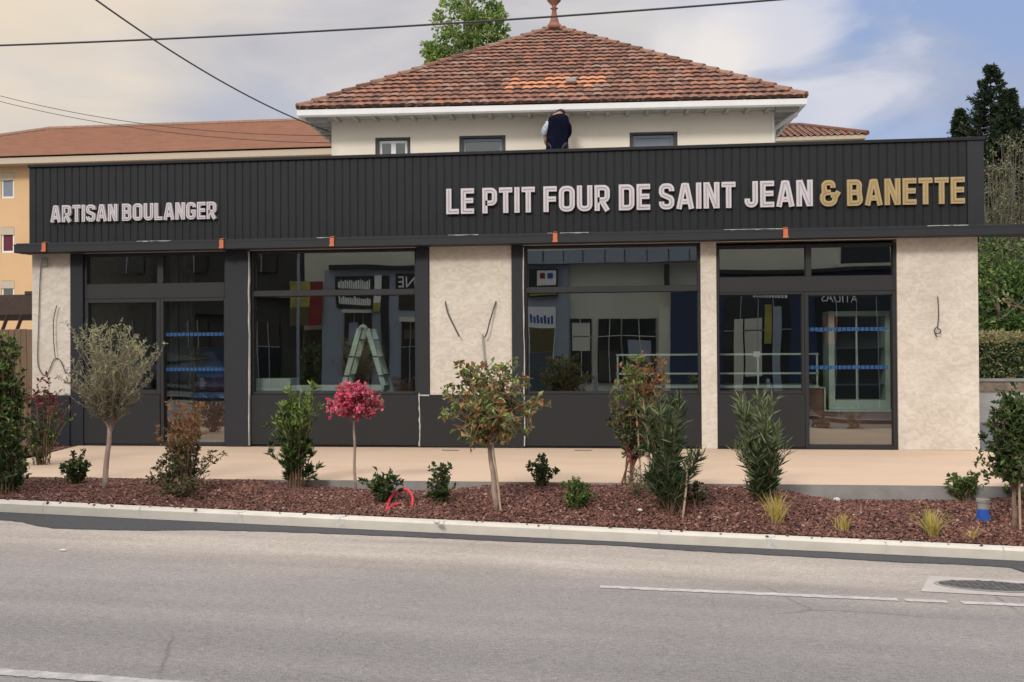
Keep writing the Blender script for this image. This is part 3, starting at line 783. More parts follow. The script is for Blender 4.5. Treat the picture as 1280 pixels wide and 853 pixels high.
sign('ARTISAN BOULANGER', (63.5, 279.5), (270.5, 272.5), (20.5, 22), 'pale letters reading ARTISAN BOULANGER at the left end of the dark fascia', 'letter', 'letter_in', wt=.205)
sign('LE PTIT FOUR DE SAINT JEAN', (558, 266.5), (1016, 259.5), (31.5, 33), 'long row of pale letters reading LE PTIT FOUR DE SAINT JEAN on the dark fascia', 'letter', 'letter_in', gapk=1.15)
sign('& BANETTE', (1025, 258.5), (1206, 254.5), (32.5, 33.5), 'gold letters reading & BANETTE at the right end of the dark fascia', 'gold', 'gold_in')

# ------------------------------------------------------------------ orange clamps and loose cables
for i, (px_, py_, lab) in enumerate(((55, 311, 'orange clamp above the left wall pier with the hanging cable'), (277, 303, 'small orange clamp on the ledge above the dark pillar right of the left entrance'),
        (415, 301, 'small orange clamp on the ledge above the window with the ladder behind it'), (694, 296.5, 'small orange clamp on the ledge under the word FOUR'), (982, 293, 'small orange clamp on the ledge above the unit with the right glass door'))):
    p = at(px_, py_, -.31); t = empty('ledge_clamp', (p.x, -.31, zb_), lab, 'clamp', 'orange clamps along the ledge')
    b = MB(); b.box(p.x - .032, p.x + .032, -.325, -.3055, zb_ + .010, zt_ + .012, .005); b.box(p.x - .038, p.x + .038, -.335, -.3255, zb_ + .006, zb_ + .032, .004)
    b.build('strap', M['orange'], t)
    b = MB(); b.box(p.x - .030, p.x + .030, -.3045, -.20, zt_ + .024, zt_ + .034, .003); b.build('hook', M['orange'], t)
def cable(pts, r, lab, Y=-.02, m='cable'):
    P = [at(a, c, Y - (d if len(q) > 2 else 0)) for q in pts for a, c, d in [(q[0], q[1], q[2] if len(q) > 2 else 0)]]
    # smooth (Catmull-Rom)
    Q = []
    for i in range(len(P) - 1):
        p0 = P[max(0, i - 1)]; p1 = P[i]; p2 = P[i + 1]; p3 = P[min(len(P) - 1, i + 2)]
        for k in range(5):
            t = k / 5; Q.append(.5 * ((2 * p1) + (p2 - p0) * t + (2 * p0 - 5 * p1 + 4 * p2 - p3) * t * t + (3 * p1 - p0 - 3 * p2 + p3) * t ** 3))
    Q.append(P[-1])
    return tag(MB().tube(Q, r, 6).build('loose_cable', M[m], smooth=True), lab, 'cable')
cable([(52, 328), (50, 350), (48.5, 400), (47, 440), (48, 458), (54, 469), (60, 466), (66, 452), (70, 448), (76, 452), (82, 467)], .0075, 'long black cable hanging in a deep loop down the left wall pier')
cable([(71, 382, .02), (67, 400, .03), (67, 425, .03), (69, 447, .03)], .008, 'short dark cable stub on the left wall pier joining the looped cable')
cable([(556.5, 377, .0), (560, 392, .03), (567, 407, .05), (574, 421, .06)], .011, 'left dark cable stub sticking out of the middle plaster pier')
cable([(620, 377), (616, 390, .03), (612, 403, .05), (609, 415, .06), (606, 422, .05)], .011, 'right dark cable stub sticking out of the middle plaster pier')
cable([(603, 418, .02), (604, 432, .03), (605.5, 448, .03), (606, 458, .03), (601, 456, .03)], .013, 'pale twisted cable hanging low on the middle plaster pier above the round tree', m='conduit')
cable([(1172, 371), (1173, 382, .02), (1173, 398, .03), (1172, 410, .03), (1175, 412, .04), (1175.5, 416, .04), (1170, 417, .04), (1168, 413, .04), (1171, 409, .04), (1168, 414, .04), (1171, 421, .03)], .0085, 'dark cable with a small curled loop on the right plaster pier')
# junction box under the ledge on the left pier
p = at(57, 328, 0); t = tag(MB().box(p.x - .045, p.x + .045, -.05, .0, p.z - .06, p.z + .06, .006).build('junction_box', M['conduit']), 'small grey junction box under the ledge on the left wall pier', 'junction box')

# ------------------------------------------------------------------ inside the shop
M['cwood'] = mat('counter_wood', (.12, .05, .038), rough=.6, var=.4, scale=2.5, stretch=(.7, 5, 7), detail=7)
M['ctop'] = mat('pale_worktop', (.30, .33, .30), rough=.4, var=.04)
M['alu'] = mat('pale_aluminium', (.30, .35, .31), rough=.45, var=.08)
M['cglass'] = glass_mat('vitrine_glass', (.97, .98, .98), 1.2)
M['navyi'] = mat('navy_fitting', (.02, .035, .10), rough=.5, var=.2)
CY = .42
def cx(px_, y=CY): return at(px_, 460, y).x
def cz(px_, py_, y=CY): return at(px_, py_, y).z
t = empty('display_counter', (cx(900), CY, 0), 'brown wood bakery counter with pale worktop and glass vitrine behind the right windows', 'counter')
zc = cz(950, 482); zr1 = cz(950, 443); zr2 = cz(950, 467); zl = cz(1060, 514)
xa, xb = cx(770), cx(1024); xb2 = cx(1032); xc = cx(1113)
b = MB(); b.box(xa, xb2 - .03, CY + .03, CY + .7, 0.01, zc - .05); b.box(xb2 - .028, xc + .5, CY + .03, CY + .7, .01, zl - .012); b.build('counter_front', M['cwood'], t)
b = MB(); b.box(xa - .02, xb, CY, CY + .74, zc - .045, zc, .006); b.build('worktop', M['ctop'], t)
b = MB(); b.box(xb2 - .022, xb2, CY + .01, CY + .72, zl - .008, zc - .048); b.box(xb, xb2, CY + .01, CY + .72, zc - .046, zc - .03); b.box(xb2 + .001, xc + .5, CY + .01, CY + .72, zl - .01, zl + .01); b.build('edge_trim', M['ctop'], t)
b = MB()
for zz_ in (zr1, zr2): b.box(xa, xb, CY + .04, CY + .055, zz_ - .013, zz_ + .013)
for px_ in (772, 948, 1022): b.box(cx(px_) - .012, cx(px_) + .012, CY + .04, CY + .058, zc, zr1)
b.box(xa, xb, CY + .5, CY + .515, zr1 - .008, zr1 + .008)
b.build('vitrine_frame', M['alu'], t)
b = MB(); b.box(xa + .01, xb - .01, CY + .045, CY + .049, zc + .004, zr1 - .01); b.build('vitrine_glass', M['cglass'], t)
b = MB(); p = at(946, 442, CY); b.box(p.x - .045, p.x + .045, CY + .02, CY + .038, p.z - .05, p.z + .03); b.build('price_card', M['ctop'], t)
# white framed fridge on the low end of the counter
t = empty('fridge_cabinet', (at(1075, 450, CY + .3).x, CY + .3, zl + .015), 'pale framed upright glass cabinet standing on the low end of the wooden counter', 'cabinet')
fy_ = CY + .12; xa, xb = at(1036, 450, fy_).x, at(1113, 450, fy_).x; zt2 = at(1070, 389, fy_).z; z0_ = zl + .012
b = MB(); w_ = .085
for q in ((xa, xa + w_, z0_, zt2), (xb - w_ * .8, xb, z0_, zt2)): b.box(q[0], q[1], fy_, fy_ + .5, q[2], q[3], .004)
b.box(xa + w_, xb - w_ * .8, fy_, fy_ + .5, zt2 - .07, zt2, .004); b.box(xa + w_, xb - w_ * .8, fy_, fy_ + .5, z0_, z0_ + .14, .004)
b.box(at(1071, 450, fy_).x - .012, at(1071, 450, fy_).x + .012, fy_ + .01, fy_ + .03, z0_ + .14, zt2 - .07)
b.build('cabinet_frame', M['alu'], t)
b = MB(); b.box(xa + w_, xb - w_ * .8, fy_ + .45, fy_ + .49, z0_ + .14, zt2 - .07); b.build('back_panel', M['inwall'], t)
b = MB()
for k in range(3): b.box(xa + w_, xb - w_ * .8, fy_ + .08, fy_ + .44, z0_ + .35 + k * .27, z0_ + .36 + k * .27)
b.build('shelf', M['navyi'], t)
# stepladder
LY = .40
def lad(px_, py_): return at(px_, py_, LY)
t = empty('stepladder', (lad(456, 495).x, LY, 0), 'pale aluminium stepladder standing open behind the second window', 'ladder')
apx, apz = lad(454, 409).x, lad(454, 409).z
slope = (lad(432, 478).x - lad(447, 424).x) / (lad(432, 478).z - lad(447, 424).z)
for sgn, nm in ((-1, 'side'), (1, 'side')):
    b = MB()
    def lp(z): return apx + sgn * (.055 + abs(slope) * (apz - z))
    for yy in (LY, LY + .36):
        for (za, zb2) in ((0.01, apz - .02),):
            b.face([b.pt((lp(za) - .04, yy, za)), b.pt((lp(za) + .04, yy, za)), b.pt((lp(zb2) + .04, yy, zb2)), b.pt((lp(zb2) - .04, yy, zb2))])
            b.face([b.pt((lp(za) - .04, yy + .03, za)), b.pt((lp(zb2) - .04, yy + .03, zb2)), b.pt((lp(zb2) + .04, yy + .03, zb2)), b.pt((lp(za) + .04, yy + .03, za))])
            for s2 in (-.04, .04): b.face([b.pt((lp(za) + s2, yy, za)), b.pt((lp(za) + s2, yy + .03, za)), b.pt((lp(zb2) + s2, yy + .03, zb2)), b.pt((lp(zb2) + s2, yy, zb2))])
    b.build('side_rail', M['alu'], t)
    for k in range(6):
        z = .25 + k * .27
        if z < apz - .1: MB().box(lp(z) - .045, lp(z) + .045, LY + .031, LY + .359, z - .012, z + .012).build('rung', M['alu'], t)
MB().tube([(apx - .05, LY - .005, apz - .03), (apx - .035, LY - .005, apz + .0), (apx, LY - .005, apz + .015), (apx + .035, LY - .005, apz), (apx + .05, LY - .005, apz - .03)], .03, 8).build('top_cap', M['alu'], t)
for zz_ in (lad(456, 446).z, lad(456, 470).z):
    MB().box(apx - .055 - abs(slope) * (apz - zz_) - .042, apx - .055 - abs(slope) * (apz - zz_) + .042, LY - .012, LY - .003, zz_ - .01, zz_ + .01).build('bracket', M['black'], t)
    MB().box(apx + .055 + abs(slope) * (apz - zz_) - .042, apx + .055 + abs(slope) * (apz - zz_) + .042, LY - .012, LY - .003, zz_ - .01, zz_ + .01).build('bracket', M['black'], t)
# pale boards just inside window two
WY = .22
t = empty('low_shelf', (at(400, 490, WY).x, WY, 0), 'pale low shelf unit standing behind the second window left of the ladder', 'shelf')
b = MB(); xa, xb, xm = at(317, 480, WY).x, at(480, 480, WY).x, at(363, 480, WY).x
zA, zB, zC = at(340, 473.5, WY).z, at(340, 489, WY).z, at(420, 482, WY).z
b.box(xa, xm, WY, WY + .4, zB, zA, .005); b.box(xm + .002, xb, WY, WY + .4, zB, zC, .005); b.build('board', M['ctop'], t)
for px_ in (326, 396, 472):
    xq = at(px_, 480, WY).x; MB().box(xq - .02, xq + .02, WY + .03, WY + .3, .008, zB - .001).build('leg', M['alu'], t)
# curtain-like tall boards and blue bags behind the left doors
BY = 1.6
t = empty('stacked_sacks', (at(265, 460, BY).x, BY, 0), 'pile of blue sacks on a pallet behind the left glass door', 'sacks')
for k, (a_, c_, e_) in enumerate(((255, 282, 455), (243, 282, 466), (240, 284, 478), (240, 284, 492))):
    xa, xb = at(a_, e_, BY).x, at(c_, e_, BY).x; z = at(260, e_, BY).z
    MB().box(xa, xb, BY, BY + .5, z - .13, z + .02, .05).build('sack', M['tape'] if k != 2 else M['navyi'], t)
MB().box(at(240, 480, BY).x, at(284, 480, BY).x, BY, BY + .55, .01, at(260, 492, BY).z - .132).build('pallet', M['cwood'], t)
t = empty('hanging_sheets', (at(226, 400, 2.2).x, 2.2, .01), 'pale translucent plastic sheets hanging behind the left glass door', 'sheeting')
for px_ in (217, 229, 239):
    p = at(px_, 400, 2.2); b = MB()
    pr = None
    for k in range(9):
        cur = [b.pt((p.x - .07 + .14 * i / 6, 2.2 + .02 * math.sin(i * 1.9 + px_), .02 + 3.1 * k / 8)) for i in range(7)]
        if pr:
            for i in range(6): b.face([pr[i], pr[i + 1], cur[i + 1], cur[i]])
        pr = cur
    b.build('sheet', M['inwallL'] if 'inwallL' in M else M.setdefault('inwallL', mat('dusty_sheet', (.16, .17, .17), rough=.7, var=.3, scale=4)), t)

# ------------------------------------------------------------------ house behind with hipped tile roof
HA = R(2.8)
hl = at(371, 138.5, 3.4)          # front left corner of the gutter
HW = (at(1008.5, 122.5, 3.86).x - hl.x) / math.cos(HA)
zg = (at(371, 138.5, 3.4).z + at(1008.5, 122.5, 3.86).z) / 2      # gutter top
HM = Matrix.Translation((hl.x, hl.y, 0)) @ Matrix.Rotation(HA, 4, 'Z')    # local: x along the front gutter, y to the back
house = empty('house', (hl.x + HW / 2, hl.y + HW / 2, 0), 'cream two storey house with a terracotta tiled hip roof rising behind the shop', 'house')
def hb(): return MB(HM)
OV = .58
inv = HM.inverted()
def hx(px_, py_=178):
    # local x of a pixel on the house front wall
    d = ray(px_, py_); nrm = (HM.to_3x3() @ Vector((0, 1, 0))); p0 = HM @ Vector((0, OV, 0))
    t_ = (p0 - CAM).dot(nrm) / d.dot(nrm); q = CAM + d * t_
    return (inv @ q).x, q.z
wx0 = hx(414.5)[0]; wx1 = hx(966)[0]
wins = []
for a_, c_, tp in ((469, 513, 172), (574, 632, 169.5), (787, 847, 165)):
    wins.append((hx(a_)[0], hx(c_)[0], hx((a_ + c_) / 2, tp)[1]))
wt_ = sum(w[2] for w in wins) / 3; wb_ = wt_ - 1.25
# front wall in strips round the openings
b = hb()
b.box(wx0, wx1, OV, OV + .25, 0, wb_); b.box(wx0, wx1, OV, OV + .25, wt_, zg + .02)
xs_ = [wx0] + [v for w in wins for v in w[:2]] + [wx1]
for i in range(0, len(xs_), 2): b.box(xs_[i], xs_[i + 1], OV, OV + .25, wb_, wt_)
HD = HW - OV
b.box(wx0, wx0 + .25, OV + .25, HD, 0, zg); b.box(wx1 - .25, wx1, OV + .25, HD, 0, zg); b.box(wx0 + .25, wx1 - .25, HD - .25, HD, 0, zg)
b.build('wall', M['hwall'], house)
for i, (a_, c_, _) in enumerate(wins):
    b = hb(); e = .065
    for q in ((a_, a_ + e, wb_, wt_), (c_ - e, c_, wb_, wt_), (a_ + e, c_ - e, wt_ - e * .6, wt_), (a_ + e, c_ - e, wb_, wb_ + e)): b.box(q[0] + .001, q[1] - .001, OV + .03, OV + .2, q[2] + .001, q[3] - .001)
    w = b.build('window', M['reveal'], house)
    b = hb(); mxx = (a_ + c_) / 2; y0 = OV + .08
    for q in ((a_ + e, a_ + e + .05, wb_ + e, wt_ - .05), (c_ - e - .05, c_ - e, wb_ + e, wt_ - .05), (a_ + e + .05, c_ - e - .05, wt_ - .10, wt_ - .05)): b.box(*q[:2], y0, y0 + .05, *q[2:])
    if i == 0: b.box(mxx - .045, mxx + .045, y0 - .002, y0 + .05, wb_ + e, wt_ - .101)
    b.build('sash', M['white'] if i == 0 else M['shutter'], w)
    b = hb(); b.box(a_ + e + .05, c_ - e - .05, y0 + .02, y0 + .026, wb_ + e, wt_ - .1); b.build('pane', M['shutter'] if i == 2 else M['hglass'], w)
    if i != 2:
        b = hb(); b.box(a_ + e + .01, c_ - e - .01, OV + .22, OV + .24, wb_ + e, wt_ - .03); b.build('blind', M['shutter'], w)
# soffit, rafters, gutter
zs = zg - .13
b = hb()
for q in ((.08, HW - .08, .08, OV), (.08, wx0, OV, HD), (wx1, HW - .08, OV, HD), (.08, HW - .08, HD, HW - .08)): b.box(q[0], q[1], q[2], q[3], zs + .05, zs + .07)
b.build('soffit', M['soffit'], house)
k = .3
while k < HW - .2:
    for q in ((.1, wx0 - .002), (wx1 + .002, HW - .1)): b = hb(); b.box(q[0], q[1], k - .03, k + .03, zs - .035, zs + .049); b.build('rafter', M['soffit'], house)
    if wx0 < k < wx1: b = hb(); b.box(k - .03, k + .03, .1, OV - .002, zs - .0, zs + .049); b.build('rafter', M['soffit'], house)
    k += .36
def gutter(pts, name='gutter'):
    b = hb()
    prof = [(0, .0), (.0, -.10), (.025, -.125), (.075, -.125), (.095, -.10), (.095, 0)]
    n_ = len(pts)
    rows = []
    for i, (x_, y_, nx_, ny_) in enumerate(pts): rows.append([b.pt((x_ + nx_ * p_[0], y_ + ny_ * p_[0], zg + p_[1])) for p_ in prof])
    for i in range(n_ - 1):
        for j in range(len(prof) - 1): b.face([rows[i][j], rows[i][j + 1], rows[i + 1][j + 1], rows[i + 1][j]])
    return b.build(name, M['white'], house)
gutter([(0, HW, 1, -1), (0, 0, 1, 1), (HW, 0, -1, 1), (HW, HW, -1, -1), (0, HW, 1, -1)])
# downpipe at the right corner
b = hb(); b.tube([(HW - .1, .35, zg - .1), (HW - .12, .37, zg - .2), (wx1 + .09, OV + .22, zg - .34), (wx1 + .05, OV + .24, zg - .42), (wx1 + .05, OV + .24, 0.1)], .045, 8)
b.build('downpipe', M['white'], house, smooth=True)
b = hb(); b.box(wx1 - .02, wx1 + .03, OV - .012, OV + .02, 0, zg - .1); b.build('corner_strip', M['white'], house)
# roof
RH = at(704, 31, hl.y + HW / 2 - .1).z - zg
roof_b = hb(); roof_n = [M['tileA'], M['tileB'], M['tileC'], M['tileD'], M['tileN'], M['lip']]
NR = 21; slope_len = math.hypot(HW / 2 + .06, RH); 
ce = HW / 2
def roofpt(side, u, s_, lift):
    """u along eave (-half..half), s_ 0 eave .. 1 peak"""
    r_ = (HW / 2 + .005) * (1 - s_); z = zg + .02 + RH * s_
    nx_ = RH / slope_len; nz_ = (HW / 2 + .005) / slope_len
    rr_ = r_ + lift * nx_; z += lift * nz_
    x_, y_ = {0: (u, -rr_), 1: (rr_, u), 2: (-u, rr_), 3: (-rr_, -u)}[side]
    return (ce + x_, ce + y_, z)
for side in range(4):
    rnd = random.Random(side)
    for k in range(NR):
        s0 = k / NR; s1 = (k + 1.12) / NR; s1 = min(s1, 1)
        h0 = (HW / 2 + .005) * (1 - s0)
        tw = .165; nt_ = int(2 * h0 / tw) + 2
        u = -nt_ / 2 * tw + (tw / 2 if k % 2 else 0)
        while u < h0:
            ua, ub = max(u, -h0), min(u + tw, h0)
            if ub - ua > .02:
                h1 = (HW / 2 + .005) * (1 - min(1, (k + 1) / NR))
                mi = rnd.choices((0, 1, 2, 3), (46, 30, 12, 12))[0]
                if side == 0:
                    du = (u + tw / 2); sx_ = at_peak = 0
                    if k in (3, 4, 5) and -.75 < du < 1.0 and rnd.random() < .8 - .22 * abs(k - 4): mi = 4
                    if k in (3, 4, 5, 6) and -3.0 < du < -2.4 and rnd.random() < .3: mi = 2
                roof_b.mi = mi
                seg = 4; lo = []; hi_ = []; li = []
                jit = rnd.uniform(-.006, .006)
                for q in range(seg + 1):
                    t_ = q / seg; uu = ua + (ub - ua) * t_
                    prof = .016 * math.sin(math.pi * t_) ** .8
                    base = .046 + jit
                    lo.append(roof_b.pt(roofpt(side, uu, s0, base + prof))); 
                    c1 = max(-h1 - .02, min(h1 + .02, uu))
                    hi_.append(roof_b.pt(roofpt(side, c1, min(1, (k + 1.05) / NR), .014 + prof * .9)))
                    li.append(roof_b.pt(roofpt(side, uu, s0 + .001, .0)))
                for q in range(seg):
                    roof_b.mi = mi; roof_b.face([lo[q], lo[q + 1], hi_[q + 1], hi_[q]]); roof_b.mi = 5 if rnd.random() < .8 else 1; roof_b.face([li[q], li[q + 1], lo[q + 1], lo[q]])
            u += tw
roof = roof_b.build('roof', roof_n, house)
# hip ridges
for sx_, sy_ in ((-1, -1), (1, -1), (1, 1), (-1, 1)):
    b = hb(); nseg = 20
    e0 = Vector((ce + sx_ * (HW / 2 - .01), ce + sy_ * (HW / 2 - .01), zg + .045)); e1 = Vector((ce, ce, zg + RH + .05))
    for k in range(nseg):
        a_ = e0 + (e1 - e0) * (k / nseg); c_ = e0 + (e1 - e0) * ((k + 1.1) / nseg)
        b.mi = random.choice((0, 1, 3, 3))
        b.tube([a_ + Vector((0, 0, .018)), c_ + Vector((0, 0, -.005))], [.07, .056], 8)
    b.build('ridge_tiles', roof_n, roof)
b = hb(); b.lathe((ce, ce, zg + RH - .02), [(.26, .0), (.17, .10), (.11, .17), (.075, .30), (.055, .40), (.05, .47), (.09, .49), (.045, .52), (.055, .56), (.15, .66), (.165, .69), (.12, .73), (.06, .79), (.035, .84), (.05, .88), (.06, .92), (.035, .97), (.001, 1.03)], 14)
b.build('finial', M['tileA'], roof, smooth=True)
b = hb(); b.xf = HM; q = roofpt(0, .42, .19, .1); b.box(q[0] - .1, q[0] + .1, q[1] - .1, q[1] + .12, q[2] - .06, q[2] + .04, .02); b.build('vent_tile', M['conduit'], roof)

# ------------------------------------------------------------------ person on the flat roof
PY = 3.52
pc = at(697, 160, PY)
person = empty('person', (pc.x, PY, 4.17), 'person in a dark navy vest standing on the shop roof facing the house', 'person')
M['vest'] = mat('navy_vest', (.003, .004, .013), rough=.95, var=.4, scale=9, bump=.5, bscale=6, spec=.1)
M['sleeve'] = mat('light_sleeve', (.38, .42, .52), rough=.9, var=.3, scale=22)
M['skin'] = mat('skin', (.34, .18, .12), rough=.6, var=.06)
M['hair'] = mat('dark_hair', (.012, .009, .008), rough=.8, var=.3)
M['jeans'] = mat('dark_trousers', (.02, .022, .03), rough=.9, var=.2)
def skin_obj(name, verts, edges, radii, m, parent, root=0, sub=2):
    me = bpy.data.meshes.new(name); off = Vector((0, 0, 0)); q = parent
    while q: off += q.location; q = q.parent
    me.from_pydata([tuple(Vector(v) - off) for v in verts], edges, [])
    o = bpy.data.objects.new(name, me); col.objects.link(o)
    o.modifiers.new('s', 'SKIN'); 
    lay = me.skin_vertices[0] if me.skin_vertices else None
    for i, r_ in enumerate(radii):
        r2 = r_ if hasattr(r_, '__len__') else (r_, r_)
        me.skin_vertices[0].data[i].radius = r2; me.skin_vertices[0].data[i].use_root = (i == root)
    o.modifiers.new('d', 'SUBSURF').levels = sub; o.modifiers['d'].render_levels = sub
    dg = bpy.context.evaluated_depsgraph_get(); ev = o.evaluated_get(dg)
    nm = bpy.data.meshes.new_from_object(ev); nm.materials.clear(); nm.materials.append(m)
    nm.polygons.foreach_set('use_smooth', [True] * len(nm.polygons))
    o.modifiers.clear(); o.data = nm; o.parent = parent; bpy.data.meshes.remove(me)
    return o
px0 = pc.x; Z0 = 4.17
V = [(0, 0, .95), (0, -.01, 1.12), (0, -.01, 1.30), (0, -.01, 1.44), (.02, .07, 1.49), (.035, .14, 1.50), (.045, .20, 1.52),
     (-.15, 0, 1.39), (-.22, .01, 1.18), (-.225, .05, 1.03), (-.20, .12, .96),
     (.15, 0, 1.39), (.20, .06, 1.16), (.14, .22, 1.10), (.10, .27, 1.10),
     (-.10, 0, .88), (-.11, .0, .48), (-.11, -.01, .09), (-.11, .14, .04), (.10, 0, .88), (.11, .0, .48), (.11, -.01, .09), (.11, .14, .04)]
Ed = [(0, 1), (1, 2), (2, 3), (3, 4), (4, 5), (5, 6), (3, 7), (7, 8), (8, 9), (9, 10), (3, 11), (11, 12), (12, 13), (13, 14), (0, 15), (15, 16), (16, 17), (17, 18), (0, 19), (19, 20), (20, 21), (21, 22)]
rad = [(.15, .12), (.145, .11), (.12, .10), (.08, .08), (.055, .055), (.085, .095), (.08, .09), .045, .045, .036, .035, .045, .045, .036, .035, .09, .06, .045, .04, .09, .06, .045, .04]
P3 = lambda v: (px0 + v[0], PY + v[1], Z0 + v[2])
body = skin_obj('body', [P3(v) for v in V], Ed, rad, M['skin'], person)
def loft(rings, m, nm, n=20):
    b = MB(); pr = None
    for (x_, y_, z_, rx_, ry_) in rings:
        cur = [b.pt(P3((x_ + rx_ * math.cos(k * 2 * math.pi / n), y_ + ry_ * math.sin(k * 2 * math.pi / n) * (1 + .04 * math.sin(k * 2.3 + z_ * 9)), z_))) for k in range(n)]
        if pr:
            for k in range(n): b.face([pr[k], pr[(k + 1) % n], cur[(k + 1) % n], cur[k]])
        else: b.face(cur[::-1])
        pr = cur
    b.face(pr); return b.build(nm, M[m], person, smooth=True)
loft([(-.01, 0, .70, .20, .165), (-.01, 0, .80, .205, .17), (-.01, 0, .95, .20, .165), (0, 0, 1.12, .195, .155), (0, 0, 1.26, .198, .15), (0.01, 0, 1.36, .198, .145), (0.015, .01, 1.42, .182, .13), (.02, .03, 1.46, .15, .11), (.03, .06, 1.49, .10, .09), (.03, .08, 1.505, .07, .07)], 'vest', 'vest')
skin_obj('sleeve', [P3(v) for v in [(-.15, -.02, 1.33), (-.205, -.03, 1.28), (-.235, -.02, 1.18), (-.235, .02, 1.10)]], [(0, 1), (1, 2), (2, 3)], [.06, .07, .066, .05], M['sleeve'], person, 1)
skin_obj('sleeve', [P3(v) for v in [(.12, 0, 1.39), (.17, 0, 1.35), (.20, .06, 1.16), (.14, .20, 1.10)]], [(0, 1), (1, 2), (2, 3)], [.075, .075, .065, .052], M['vest'], person, 1)
skin_obj('trousers', [P3(v) for v in [(0, 0, .93), (-.10, 0, .86), (-.11, 0, .48), (-.11, -.01, .10), (.10, 0, .86), (.11, 0, .48), (.11, -.01, .10)]], [(0, 1), (1, 2), (2, 3), (0, 4), (4, 5), (5, 6)], [(.15, .13), .105, .08, .065, .105, .08, .065], M['jeans'], person)
skin_obj('hair', [P3(v) for v in [(.04, .09, 1.50), (.045, .14, 1.525), (.05, .18, 1.535)]], [(0, 1), (1, 2)], [.088, .100, .098], M['hair'], person)
# hands: palm with five fingers each
for hx_, hy_, hz_, s_ in ((-.195, .16, .90, -1), (.07, .29, 1.09, 1)):
    d = Vector((0.05, .25, -1 if s_ < 0 else .9)).normalized(); sd_ = Vector((1, .1, 0)).normalized()
    o_ = Vector((hx_, hy_, hz_)); vs = [o_ - d * .03, o_ + d * .06]; es = [(0, 1)]; rs = [.03, (.034, .02)]
    for k in range(4):
        f0 = o_ + d * .07 + sd_ * (k - 1.5) * .019; L_ = (.065, .075, .07, .055)[k]
        i0 = len(vs); vs += [f0, f0 + d * L_ * .5 + Vector((0, .008, 0)), f0 + d * L_ + Vector((0, .025, 0))]; es += [(1, i0), (i0, i0 + 1), (i0 + 1, i0 + 2)]; rs += [.010, .009, .007]
    i0 = len(vs); vs += [o_ + d * .02 - sd_ * .035, o_ + d * .05 - sd_ * .055]; es += [(0, i0), (i0, i0 + 1)]; rs += [.012, .009]
    skin_obj('hand', [P3(v) for v in vs], es, rs, M['skin'], person, 0, 1)
# ears and nose turned to the right
for ex, ey in ((.135, .14), (-.06, .14)):
    MB().lathe(P3((ex, ey, 1.50)), [(.004, -.03), (.016, -.015), (.018, .01), (.012, .03), (.003, .034)], 8).build('ear', M['skin'], person, smooth=True)

